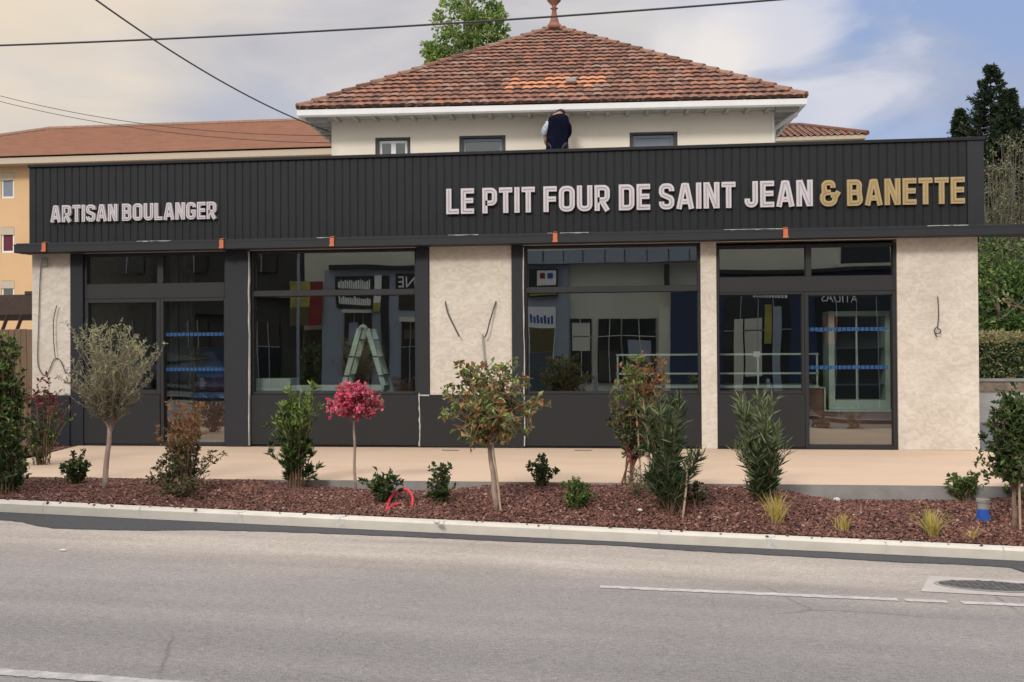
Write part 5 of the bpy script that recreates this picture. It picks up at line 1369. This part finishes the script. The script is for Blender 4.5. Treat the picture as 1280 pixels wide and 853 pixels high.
hd = empty('hedge', ((wl + wr_) / 2, wy + .9, zt_w), 'clipped green hedge with a yellowed top growing on the low wall at the right', 'hedge')
b = MB(); mass(b, 9000, (wl, wr_, wy + .25, wy + 1.3, zt_w + .02, hz1), .085, .045, lambda r, x, y, z: r.choice((3, 3, 2)) if z > hz1 - .22 + r.gauss(0, .05) else r.choices((0, 1, 2, 3), (3, 4, 4, 2))[0], seed=3)
b.build('foliage', [LF[k] for k in ('dark', 'green', 'olive', 'hedgetop')], hd)
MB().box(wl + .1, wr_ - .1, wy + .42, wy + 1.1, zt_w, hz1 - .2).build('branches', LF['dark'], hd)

def crown(b, c, rx, ry, rz, n, L, W, pick, r, clumps=40, cr=.32, hollow=.35):
    cs = []
    for _ in range(clumps):
        d = Vector((r.gauss(0, 1), r.gauss(0, 1), r.gauss(0, 1))).normalized() * (r.uniform(hollow, 1) ** .6)
        cs.append(Vector((c[0] + d.x * rx, c[1] + d.y * ry, c[2] + d.z * rz)))
    for cc in cs:
        k = cr * r.uniform(.6, 1.3); sh_ = r.random()
        for _ in range(n // clumps):
            d = Vector((r.gauss(0, 1), r.gauss(0, 1), r.gauss(0, .8))).normalized() * k * r.random() ** .4
            b.leaf(cc + d, d + Vector((0, 0, r.uniform(-.2, .3))) * k, L * r.uniform(.6, 1.3), W * r.uniform(.6, 1.3), pick(r, sh_))
    return cs
def tree(name, label, cat, base, H, crowns, mats, pick, L, W, n, clumps, cr, trunk_r=.15, seed=1, group=None, bark='bark', limbs=14, trunk_to=.8):
    r = random.Random(seed); st = random.getstate(); random.seed(seed)
    base = Vector(base); root = empty(name, base, label, cat, group)
    b = MB(); cs = []
    for (dx, dy, cz_, rx, ry, rz) in crowns: cs += crown(b, (base.x + dx, base.y + dy, base.z + cz_), rx, ry, rz, n // len(crowns), L, W, pick, r, clumps // len(crowns), cr)
    b.build('crown', [LF[m] for m in mats], root)
    t_ = MB(); top = base + Vector((0, 0, H * trunk_to)); pts = [base + (top - base) * (i / 6) + Vector((.1 * math.sin(i * 2 + seed) * trunk_r * 3, 0, 0)) for i in range(7)]
    t_.tube(pts, [trunk_r * (1.15 - .95 * i / 6) for i in range(7)], 8)
    for _ in range(limbs):
        c_ = r.choice(cs); i = max(1, min(5, int(((c_.z - base.z) / (H * trunk_to)) * 5)))
        q = pts[i - 1]; t_.tube(bez(q, q.lerp(c_, .5) + Vector((0, 0, .2)), c_, 4), [trunk_r * .35, trunk_r * .28, trunk_r * .2, trunk_r * .13, .01], 5)
    t_.build('trunk', M[bark], root, smooth=True)
    random.setstate(st); return root
# poplar behind the house
TY_ = 19.0; pb = at(583, 80, TY_)
tw = lambda px_: px_ / S(pb)
tree('poplar', 'light green poplar rising behind the left slope of the house roof', 'tree', (pb.x, TY_, -.2), 16.5, [(.0, 0, 13.0, tw(46), tw(40), 3.0), (tw(18), 0, 12.0, tw(30), tw(30), 2.2), (-tw(34), 0, 11.0, tw(24), tw(26), 1.1), (tw(6), 0, 10.4, tw(40), tw(40), 1.3), (0, 0, 7, tw(46), tw(46), 3.6)],
     ('poplar', 'poplar2', 'light'), lambda r, s_: r.choices((0, 1, 2), (3, 4 if s_ < .5 else 1.5, 2 if s_ > .6 else .7))[0], (.15), .11, 11000, 260, .23, .16, 5, limbs=40, bark='pbark', trunk_to=.93)
# conifer right
CFY = 24.0
def conifer(px_, ytop, label, seed, halfw, grp, Yd, lean=0, mats=('conif', 'conif2', 'dark'), n=44):
    tp = at(px_, ytop, Yd); r = random.Random(seed); st = random.getstate(); random.seed(seed)
    base = Vector((tp.x, Yd, -.2)); root = empty('conifer', base, label, 'tree', grp)
    H = tp.z + .2; b = MB(); t_ = MB(); t_.tube([base, base + Vector((0, 0, H * .98))], [.22, .02], 8)
    for k in range(n):
        t = k / (n - 1); z = H * (1 - .93 * t ** 1.25); Rr = halfw * ((1 - z / H) ** .85) * r.choice((.6, .8, .95, 1.1, 1.25)) + .08
        for a_ in range(13 if t > .12 else 8):
            a = r.uniform(0, 6.28); rr2 = Rr * r.uniform(.55, 1.15)
            p0 = base + Vector((0, 0, z)); p1 = p0 + Vector((math.cos(a) * rr2 * .6, math.sin(a) * rr2 * .6, -.22 * rr2)); p2 = p0 + Vector((math.cos(a) * rr2, math.sin(a) * rr2, .10 * rr2 - .05))
            path = bez(p0, p1, p2, 5); t_.tube(path, [.03, .025, .02, .015, .01, .005], 3, cap=False)
            m0 = r.random()
            for i in range(36):
                s_ = r.uniform(.25, 1) ** .7; kk = s_ * 5; i0 = min(int(kk), 4); q = path[i0].lerp(path[i0 + 1], kk - i0)
                d = (path[i0 + 1] - path[i0]).normalized() * .8 + Vector((r.gauss(0, .5), r.gauss(0, .5), r.gauss(.15, .5)))
                b.leaf(q + Vector((r.gauss(0, .03), r.gauss(0, .03), r.gauss(-.03, .03))), d, (.21 if t > .15 else .15) * r.uniform(.5, 1.25), .065, 0 if m0 < .55 else r.choice((0, 1, 2)))
    b.build('crown', [LF[m] for m in mats], root); t_.build('trunk', M['dwood'], root)
    random.setstate(st)
conifer(1238, 82, 'tall dark conifer rising above the right end of the fascia', 1, 4.3, 'dark conifers', CFY)
conifer(1200, 137, 'smaller dark conifer at the left shoulder of the tall one', 2, 2.2, 'dark conifers', CFY + .8, n=60)
conifer(1262, 112, 'dark conifer merging with the right side of the tall one', 3, 2.8, 'dark conifers', CFY - .6, n=64)
# bare twiggy trees in front of it
def twiggy(px_, py_top, wpx, Yd, label, seed, mats, n=80, leaves=11, grp='half bare trees beside the right wall'):
    r = random.Random(seed); st = random.getstate(); random.seed(seed)
    tp = at(px_, py_top, Yd); base = Vector((tp.x, Yd, 0)); root = empty('bare_tree', base, label, 'tree', grp)
    t_ = MB(); b = MB(); Wm = wpx / S(tp)
    t_.tube([base, base + Vector((.05, 0, tp.z * .35)), base + Vector((0, 0, tp.z * .6))], [.12, .10, .05], 7)
    for k in range(n):
        z0 = tp.z * r.uniform(.2, .6); z1 = tp.z * min(1, r.uniform(.5, 1.02)); x_ = r.uniform(-.5, .5) * Wm; y_ = r.uniform(-.5, .5) * Wm
        p0 = base + Vector((0, 0, z0)); p2 = base + Vector((x_, y_, z1)); path = bez(p0, p0 + Vector((x_ * .75, y_ * .75, (z1 - z0) * .35)), p2, 6)
        t_.tube(path, [.028, .022, .018, .014, .011, .008, .004], 4, cap=False)
        for j in range(6):
            q = path[r.randint(2, 6)]; e = q + Vector((r.gauss(0, .16), r.gauss(0, .16), r.uniform(.1, .6))); t_.tube([q, q.lerp(e, .5) + Vector((.02, 0, 0)), e], [.009, .007, .003], 3, cap=False)
            for l_ in range(leaves):
                b.leaf(q.lerp(e, r.random()) + Vector((r.gauss(0, .04), r.gauss(0, .04), 0)), (r.gauss(0, 1), r.gauss(0, 1), r.gauss(0, 1)), .09, .05, r.randrange(len(mats)))
    t_.build('trunk', M['gtwig'], root); b.build('crown', [LF[m] for m in mats], root); random.setstate(st)
twiggy(1240, 192, 62, 15.5, 'half bare olive brown tree just right of the fascia end', 1, ('olive2', 'conif2', 'olive'))
twiggy(1275, 182, 66, 17.0, 'half bare twiggy tree at the right edge above the hedge', 2, ('olive2', 'conif2', 'brown'))
# green trees behind the hedge
GTG = 'leafy trees behind the hedge'
for i, (px_, yt, wpx, Yd, mats, lab) in enumerate(((1246, 292, 70, 13.0, ('green', 'mid', 'dark', 'light'), 'broad yellow green tree directly behind the hedge at the right'), (1222, 330, 60, 14.5, ('dark', 'green', 'conif'), 'dark green tree close behind the right wall of the shop'),
        (1290, 300, 90, 14.0, ('dark', 'green', 'mid'), 'dark leafy tree behind the hedge at the right edge'), (1330, 240, 120, 18.0, ('dark', 'green', 'olive2'), 'tall leafy tree beyond the right edge'))):
    tp = at(px_, yt, Yd); Wm = wpx / S(tp); H = tp.z
    tree('leafy_tree', lab, 'tree', (tp.x, Yd, -.1), H, [(0, 0, H * .62, Wm * .62, Wm * .5, H * .36), (0, 0, H * .3, Wm * .7, Wm * .5, H * .26)], mats, lambda r, s_, k=len(mats): (r.choice((0, 1)) if s_ < .6 else r.randrange(k)), .13, .08, 6500, 120, .34, .1, 50 + i, GTG)
# a thin reddish branch hanging in from the right
b = MB(); bb = [at(1292, 392, 6.0), at(1276, 385, 6.0), at(1262, 381, 6.0), at(1253, 376, 6.0)]
br = empty('branch_shrub', (X(1300, 6.0), 6.0, 0), 'bare reddish branch reaching in at the right edge in front of the hedge', 'shrub')
b.tube([(X(1315, 6.0), 6.0, 0)] + [tuple(at(1305, 400, 6.0))] + bb, [.03, .02, .014, .012, .009, .004], 6)
b.tube([bb[1], at(1266, 377, 6.0), at(1258, 368, 6.0)], [.01, .008, .003], 5); b.build('branch', M['rtwig'], br)
b = MB(); r = random.Random(8)
for _ in range(26): q = r.choice((bb[2], bb[3], at(1258, 370, 6.0))); b.leaf(q + Vector((r.gauss(0, .04), r.gauss(0, .04), r.gauss(0, .03))), (r.gauss(0, 1), 0, r.gauss(.5, 1)), .06, .03, 0)
b.build('foliage', [LF['olive3']], br)
tag(MB().tube([at(1224, 383, 3.0), at(1234, 394, 3.2), at(1246, 401, 3.4), at(1252, 398, 3.6), at(1275, 380, 5.0), at(1300, 350, 6.0)], .008, 6).build('hanging_cable', M['wire'], smooth=True), 'grey cable sagging from the right wall across the trees', 'cable')

# ------------------------------------------------------------------ overhead wires
def wire(a, c, sag, r_, lab, u0=0.0, u1=1.0):
    # a catenary through a and c, continued beyond them
    P_ = [a + (c - a) * u + Vector((0, 0, 4 * sag * u * (u - 1))) for u in [u0 + (u1 - u0) * i / 60 for i in range(61)]]
    tag(MB().tube(P_, r_, 6).build('overhead_wire', M['wire']), lab, 'wire', 'overhead wires')
wire(at(0, 57, -3), at(970, 0, -3), .055, .012, 'long nearly level wire crossing the sky from the left edge to above the house', -.9, 1.9)
wire(at(120, 0, -2.2), HM @ Vector((.45, OV, zg - .28)), .17, .012, 'thick wire descending steeply from the top edge to the left corner of the house', -.45, 1.0)
wire(at(0, 120, 6), HM @ Vector((.50, OV, zg - .36)), .22, .007, 'thin faint wire, upper of two slanting in front of the far tiled roof', -.8, 1.0)
wire(at(0, 127, 6), HM @ Vector((.50, OV, zg - .50)), .20, .007, 'thin faint wire, lower of two slanting in front of the far tiled roof', -.8, 1.0)

# ------------------------------------------------------------------ street behind the camera (mirrored in the panes)
def mir(px_, py_, Y=20.0): p_ = at(px_, py_, Y); return Vector((p_.x, -Y, p_.z))
M['s_white'] = mat('street_white_render', (.62, .60, .50), .9, .06, 1)
M['s_grey'] = mat('blue_grey_shopfront', (.30, .34, .40), .6, .05, 2)
M['s_dark'] = mat('dark_stone', (.05, .045, .04), .9, .3, 1)
M['s_win'] = mat('dark_shop_window', (.02, .022, .025), .15, .2, 1)
M['s_navy'] = mat('navy_shopfront', (.018, .032, .085), .6, .1, 2)
M['s_yel'] = mat('yellow_sign', (.36, .32, .06), .6, .35, 2); M['s_red'] = mat('red_sign', (.24, .012, .016), .6, .3, 2)
M['s_sign'] = mat('black_sign', (.012, .012, .014), .5, .1); M['s_txt'] = mat('white_sign_text', (.8, .8, .78), .5, .02)
M['s_green'] = mat('green_poster', (.06, .11, .03), .6, .8, 3, c2=(.14, .05, .02)); M['s_teal'] = mat('teal_poster', (.02, .09, .15), .6, .8, 3, c2=(.10, .07, .06)); M['s_blue'] = mat('blue_sign', (.03, .08, .32), .5, .1)
def mbox(px0_, px1_, py0_, py1_, y0, y1, b=None, Y=20.0):
    a = mir(px0_, (py0_ + py1_) / 2, Y).x; c = mir(px1_, (py0_ + py1_) / 2, Y).x; zt = mir((px0_ + px1_) / 2, py0_, Y).z; zb = mir((px0_ + px1_) / 2, py1_, Y).z
    b = b or MB(); b.box(a, c, -Y + y0, -Y + y1, max(zb, -.6), zt); return b
SB = empty('white_street_building', (mir(620, 500).x, -22, 0), 'white building with blue grey shopfronts across the road, mirrored in the panes', 'building')
mbox(405, 884, 180, 560, -8, 0).build('wall', M['s_white'], SB)
mbox(405, 535, 338, 560, .002, .25).build('shopfront', M['s_grey'], SB)
mbox(412, 534, 333, 338, .002, .45).build('canopy', M['s_sign'], SB)
mbox(430, 466, 392, 520, .252, .30).build('shop_window', M['s_win'], SB); mbox(478, 487, 345, 520, .252, .32).build('shop_window', M['s_sign'], SB)
mbox(503, 524, 402, 520, .252, .30).build('shop_window', M['s_win'], SB); mbox(500, 522, 366, 388, .252, .29).build('shop_window', M['s_win'], SB)
mbox(652, 712, 332, 560, .002, .2).build('shopfront', M['s_grey'], SB)
mbox(640, 884, 314, 330, .002, .5).build('canopy', M['s_grey'], SB)
for q in ((714, 740), (748, 778), (780, 818)): mbox(q[0], q[1], 397, 478, .003, .08).build('shop_window', M['s_win'], SB)
mbox(822, 848, 384, 560, .003, .25).build('pilaster', M['s_white'], SB); mbox(838, 884, 366, 560, .253, .3).build('door_panel', M['s_navy'], SB)
# dark stone building at the far left, ochre one between
DB = empty('dark_stone_building', (mir(200, 500).x, -24, 0), 'tall dark stone building across the road, mirrored in the left entrance', 'building')
mbox(-60, 376, 60, 560, -8, -.5).build('wall', M['s_dark'], DB)
for q in ((60, 100), (130, 170), (215, 250), (300, 340)): mbox(q[0], q[1], 240, 340, -.498, -.42).build('window', M['s_win'], DB); mbox(q[0], q[1], 400, 520, -.498, -.42).build('shop_window', M['s_win'], DB)
mbox(376.2, 404.5, 240, 560, -6, -.3).build('annex_wall', M['s_white'], DB); mbox(378, 403, 410, 520, -.298, -.2).build('shop_window', M['s_win'], DB)
NB2 = empty('navy_shop_building', (mir(1020, 500).x, -23, 0), 'cream building with a navy shopfront across the road, mirrored in the right door', 'building')
mbox(884.5, 1330, 180, 560, -7, .1).build('wall', M['s_white'], NB2)
mbox(886, 1140, 342, 560, .102, .35).build('shopfront', M['s_navy'], NB2)
mbox(886, 1140, 336, 341, .102, .6).build('canopy', M['s_sign'], NB2)
mbox(905, 985, 372, 520, .352, .40).build('shop_window', M['s_win'], NB2); mbox(1020, 1120, 372, 520, .352, .40).build('shop_window', M['s_win'], NB2)
mbox(918, 928, 400, 520, .402, .5).build('pilaster', M['s_white'], NB2); mbox(953, 962, 384, 428, .402, .5).build('yellow_panel', M['s_yel'], NB2); mbox(964, 974, 386, 520, .402, .5).build('pilaster', M['s_grey'], NB2)
mbox(1052, 1112, 285, 330, .102, .14).build('window', M['s_win'], NB2); mbox(1048, 1116, 330, 334, .102, .3).build('window_sill', M['s_white'], NB2)
# signs
def ssign(px0_, px1_, py0_, py1_, y0, m, label, extra=None):
    b = mbox(px0_, px1_, py0_, py1_, y0, y0 + .08); c = (mir((px0_ + px1_) / 2, py1_)); t = empty('shop_sign', (c.x, -20 + y0, c.z), label, 'sign', 'signs across the road')
    b.build('board', M[m], t); return t
t = ssign(365, 390, 352, 405, .3, 's_yel', 'yellow and green sign board across the road mirrored in the second window'); mbox(365, 390, 384, 405, .382, .39).build('lower_band', M['s_green'], t)
ssign(390.5, 404, 352, 405, .3, 's_red', 'plain red sign board across the road mirrored in the second window')
t = ssign(420, 467, 346, 386, .26, 's_sign', 'black sign board with two rows of small white lettering across the road')
r = random.Random(2)
for row in (0, 1):
    x_ = 424
    while x_ < 463:
        w_ = r.uniform(1.2, 2.4); mbox(x_, x_ + w_, 350 + row * 20 + r.uniform(0, 3), 361 + row * 20, .342, .35).build('lettering', M['s_txt'], t); x_ += w_ + .8
t = ssign(468, 477, 345, 390, .26, 's_txt', 'narrow white and lime sign strip across the road'); mbox(468, 477, 378, 390, .342, .35).build('lower_band', M['s_yel'], t)
t = ssign(662, 696, 337, 373, .3, 's_sign', 'black framed bank sign with a white logo panel across the road')
mbox(671, 694, 339, 358, .382, .39).build('white_panel', M['s_txt'], t); mbox(674, 680, 342, 349, .392, .40).build('red_mark', M['s_red'], t); mbox(683, 690, 342, 349, .392, .40).build('blue_mark', M['s_blue'], t); mbox(664, 694, 364, 371, .382, .39).build('lime_panel', M['s_yel'], t)
t = ssign(660, 693, 385, 500, .22, 's_txt', 'tall poster with blue lettering over a green and teal picture across the road')
mbox(661, 692, 408, 440, .302, .31).build('picture', M['s_green'], t); mbox(661, 692, 440.2, 500, .302, .31).build('picture', M['s_teal'], t)
for k in range(7): mbox(663 + k * 4, 665.6 + k * 4, 394 + (k % 2) * 2, 403, .302, .31).build('lettering', M['s_blue'], t)
def stext(txt, px0_, px1_, py0_, py1_, y, label):
    cu = bpy.data.curves.new('lettering', 'FONT'); cu.body = txt; cu.extrude = .01; cu.size = 1
    a, c = mir(px0_, (py0_ + py1_) / 2), mir(px1_, (py0_ + py1_) / 2); zt, zb = mir(px0_, py0_).z, mir(px0_, py1_).z
    o = bpy.data.objects.new('shop_sign', cu); col.objects.link(o); bpy.context.view_layer.update()
    me = bpy.data.meshes.new_from_object(o); bpy.data.objects.remove(o); o = bpy.data.objects.new('shop_sign', me); col.objects.link(o)
    xs = [v.co.x for v in me.vertices]; ys = [v.co.y for v in me.vertices]; w0, h0 = max(xs) - min(xs), max(ys) - min(ys)
    for v in me.vertices: v.co.x = (v.co.x - min(xs)) / w0 * abs(c.x - a.x); v.co.y = (v.co.y - min(ys)) / h0 * (zt - zb)
    me.materials.append(M['s_txt']); o.rotation_euler = (R(90), 0, R(180)); o.location = (max(a.x, c.x), -20 + y, zb)
    return tag(o, label, 'sign', 'signs across the road')
mbox(496, 524, 342, 364, .255, .33).build('sign_board', M['s_sign'], SB)
stext('NE', 500, 521, 346, 360, .345, 'large white letters NE on a dark board across the road')
stext('ATIUAS', 1028, 1070, 367, 378, .41 + .0, 'pale lettering ATIUAS on the navy shopfront across the road')
def bars(root, px0_, px1_, py0_, py1_, y, n, m='s_grey', mid=True, name='window_bar'):
    b = MB()
    for k in range(1, n): q = px0_ + (px1_ - px0_) * k / n; mbox(q - .5, q + .5, py0_, py1_, y, y + .03, b)
    if mid: q = py0_ + (py1_ - py0_) * .28; mbox(px0_, px1_, q - .6, q + .6, y, y + .028, b)
    b.build(name, M[m], root)
bars(SB, 430, 466, 392, 520, .302, 3); bars(SB, 503, 524, 402, 520, .302, 2)
for q in ((714, 740), (748, 778), (780, 818)): bars(SB, q[0], q[1], 397, 478, .082, 2, 's_white')
mbox(503, 522, 396, 402, .302, .6).build('awning', M['s_white'], SB); mbox(430, 466, 388, 392, .302, .7).build('awning', M['s_white'], SB)
mbox(506, 520, 412, 424, .304, .33).build('poster', M['s_green'], SB); mbox(436, 447, 404, 432, .304, .33).build('poster', M['s_grey'], SB)
mbox(432, 464, 470, 520, .304, .33).build('stall_riser', M['s_grey'], SB); mbox(716, 738, 402, 440, .084, .11).build('blind', M['s_white'], SB)
mbox(786, 812, 425, 470, .084, .10).build('display', M['s_grey'], SB); mbox(750, 776, 440, 476, .084, .10).build('display', M['s_dark'], SB)
mbox(884.2, 886, 180, 560, .0, .25).build('rain_pipe', M['s_grey'], SB); mbox(830, 836, 332, 366, .26, .5).build('bracket', M['s_sign'], SB)
for k in range(9): mbox(652 + k * 26, 653 + k * 26, 315, 329, .501, .515).build('canopy_joint', M['s_sign'], SB)
bars(NB2, 905, 985, 372, 520, .402, 4, 's_grey'); bars(NB2, 1020, 1120, 372, 520, .402, 4, 's_grey')
mbox(930, 950, 400, 470, .402, .43).build('poster', M['s_white'], NB2); mbox(1030, 1046, 395, 430, .402, .43).build('poster', M['s_red'], NB2)
t = ssign(936, 982, 366, 376, .352, 's_navy', 'navy name board with small pale lettering left of the mirrored ATIUAS sign')
t.location.y = -20 + .352
r = random.Random(6); x_ = 938
while x_ < 980:
    w_ = r.uniform(1.5, 3.4); mbox(x_, x_ + w_, 368 + r.uniform(0, 2), 374, .434, .445).build('lettering', M['s_txt'], t); x_ += w_ + 1.2
for q in ((60, 100), (130, 170), (215, 250), (300, 340)): bars(DB, q[0], q[1], 240, 340, -.418, 2, 's_grey'); bars(DB, q[0], q[1], 400, 520, -.418, 3, 's_grey')
mbox(-60, 376, 370, 374, -.498, -.3).build('string_course', M['s_grey'], DB); mbox(235, 300, 378, 392, -.497, -.35).build('awning', M['s_dark'], DB)
# lamp post and bollards on the far pavement
def post(px_, Y, h, label):
    x_ = mir(px_, 480, -Y).x; z_ = road_z(x_) + .1; t = empty('street_lamp', (x_, Y, z_), label, 'street lamp')
    MB().tube([(x_, Y, z_), (x_, Y, z_ + 1), (x_, Y, z_ + h)], [.07, .06, .045], 10).build('pole', M['s_grey'], t)
    MB().tube([(x_, Y, z_ + h - .05), (x_, Y + .5, z_ + h + .15), (x_, Y + 1.0, z_ + h + .15)], [.03, .03, .02], 8).build('arm', M['s_grey'], t); MB().box(x_ - .1, x_ + .1, Y + .8, Y + 1.3, z_ + h + .08, z_ + h + .16, .02).build('lamp_head', M['s_grey'], t)
post(372, -18.4, 6.5, 'grey street lamp on the far pavement across the road')
bol = None
for px_, lab in ((690, 'bollard below the mirrored bank sign'), (745, 'bollard before the left pale blind across the road'), (800, 'bollard before the right shop window across the road'), (960, 'bollard under the yellow panel across the road')):
    x_ = mir(px_, 480, 16.2).x; z_ = road_z(x_) + .1
    if bol is None:
        bol = tag(MB().lathe((0, 0, 0), [(.06, -.05), (.055, .8), (.065, .82), (.065, .88), (.03, .95)], 12).build('bollard', M['s_grey']), lab, 'bollard', 'bollards across the road'); o = bol
    else: o = bol.copy(); col.objects.link(o); o['label'] = lab
    o.location = (x_, -16.2, z_)
# parked white car, mirrored low in the left door
M['carpaint'] = mat('dark_car_paint', (.03, .045, .08), rough=.25, var=.05)
def car(loc, ang, label):
    root = empty('parked_car', loc, label, 'car'); xf = Matrix.Translation(loc) @ Matrix.Rotation(ang, 4, 'Z')
    prof = [(-2.0, .35), (-2.05, .62), (-1.95, .86), (-1.55, .95), (-.95, 1.02), (-.45, 1.40), (.05, 1.47), (.9, 1.45), (1.5, 1.30), (1.85, .95), (1.98, .80), (2.0, .4)]
    def ext(pr, w0, w1, m, nm, z=0):
        b = MB(xf); n = len(pr)
        l_ = [b.pt((x_, -(w1 if zz_ > 1.0 else w0), zz_)) for x_, zz_ in pr]; r_ = [b.pt((x_, (w1 if zz_ > 1.0 else w0), zz_)) for x_, zz_ in pr]
        for i in range(n): b.face([l_[i], l_[(i + 1) % n], r_[(i + 1) % n], r_[i]])
        b.face(l_[::-1]); b.face(r_); return b.build(nm, m, root)
    ext(prof, .86, .70, M['carpaint'], 'body')
    for sy in (-1, 1):
        b = MB(xf); i_ = [b.pt((x_, sy * y_, z_)) for x_, y_, z_ in ((-.85, .872, .99), (-.40, .73, 1.36), (.9, .73, 1.38), (1.5, .80, 1.05), (.1, .875, .98))]; b.face(i_); b.build('side_window', M['s_win'], root)
    b = MB(xf); b.quad((-.99, -.66, 1.04), (-.99, .66, 1.04), (-.49, .62, 1.39), (-.49, -.62, 1.39)); b.build('windscreen', M['s_win'], root)
    for wx_ in (-1.25, 1.25):
        for sy in (-1, 1):
            b = MB(xf @ Matrix.Translation((wx_, sy * .80, .31)) @ Matrix.Rotation(R(90), 4, 'X')); b.lathe((0, 0, 0), [(.31, -.09), (.32, 0), (.31, .09)], 20); w = b.build('wheel', M['black'], root)
            b = MB(xf @ Matrix.Translation((wx_, sy * .80, .31)) @ Matrix.Rotation(R(90), 4, 'X')); b.lathe((0, 0, 0), [(.19, -.1), (.20, 0), (.19, .1)], 12); b.build('rim', M['conduit'], w)
    for sy in (-1, 1): b = MB(xf); b.box(-2.06, -1.9, sy * .62 - .14, sy * .62 + .14, .64, .78, .02); b.build('headlight', M['ctop'], root)
q = mir(262, 490, 16.8); car(Vector((q.x - 1.2, -17.0, road_z(q.x) + .1)), R(4), 'dark blue hatchback parked on the far pavement across the road')
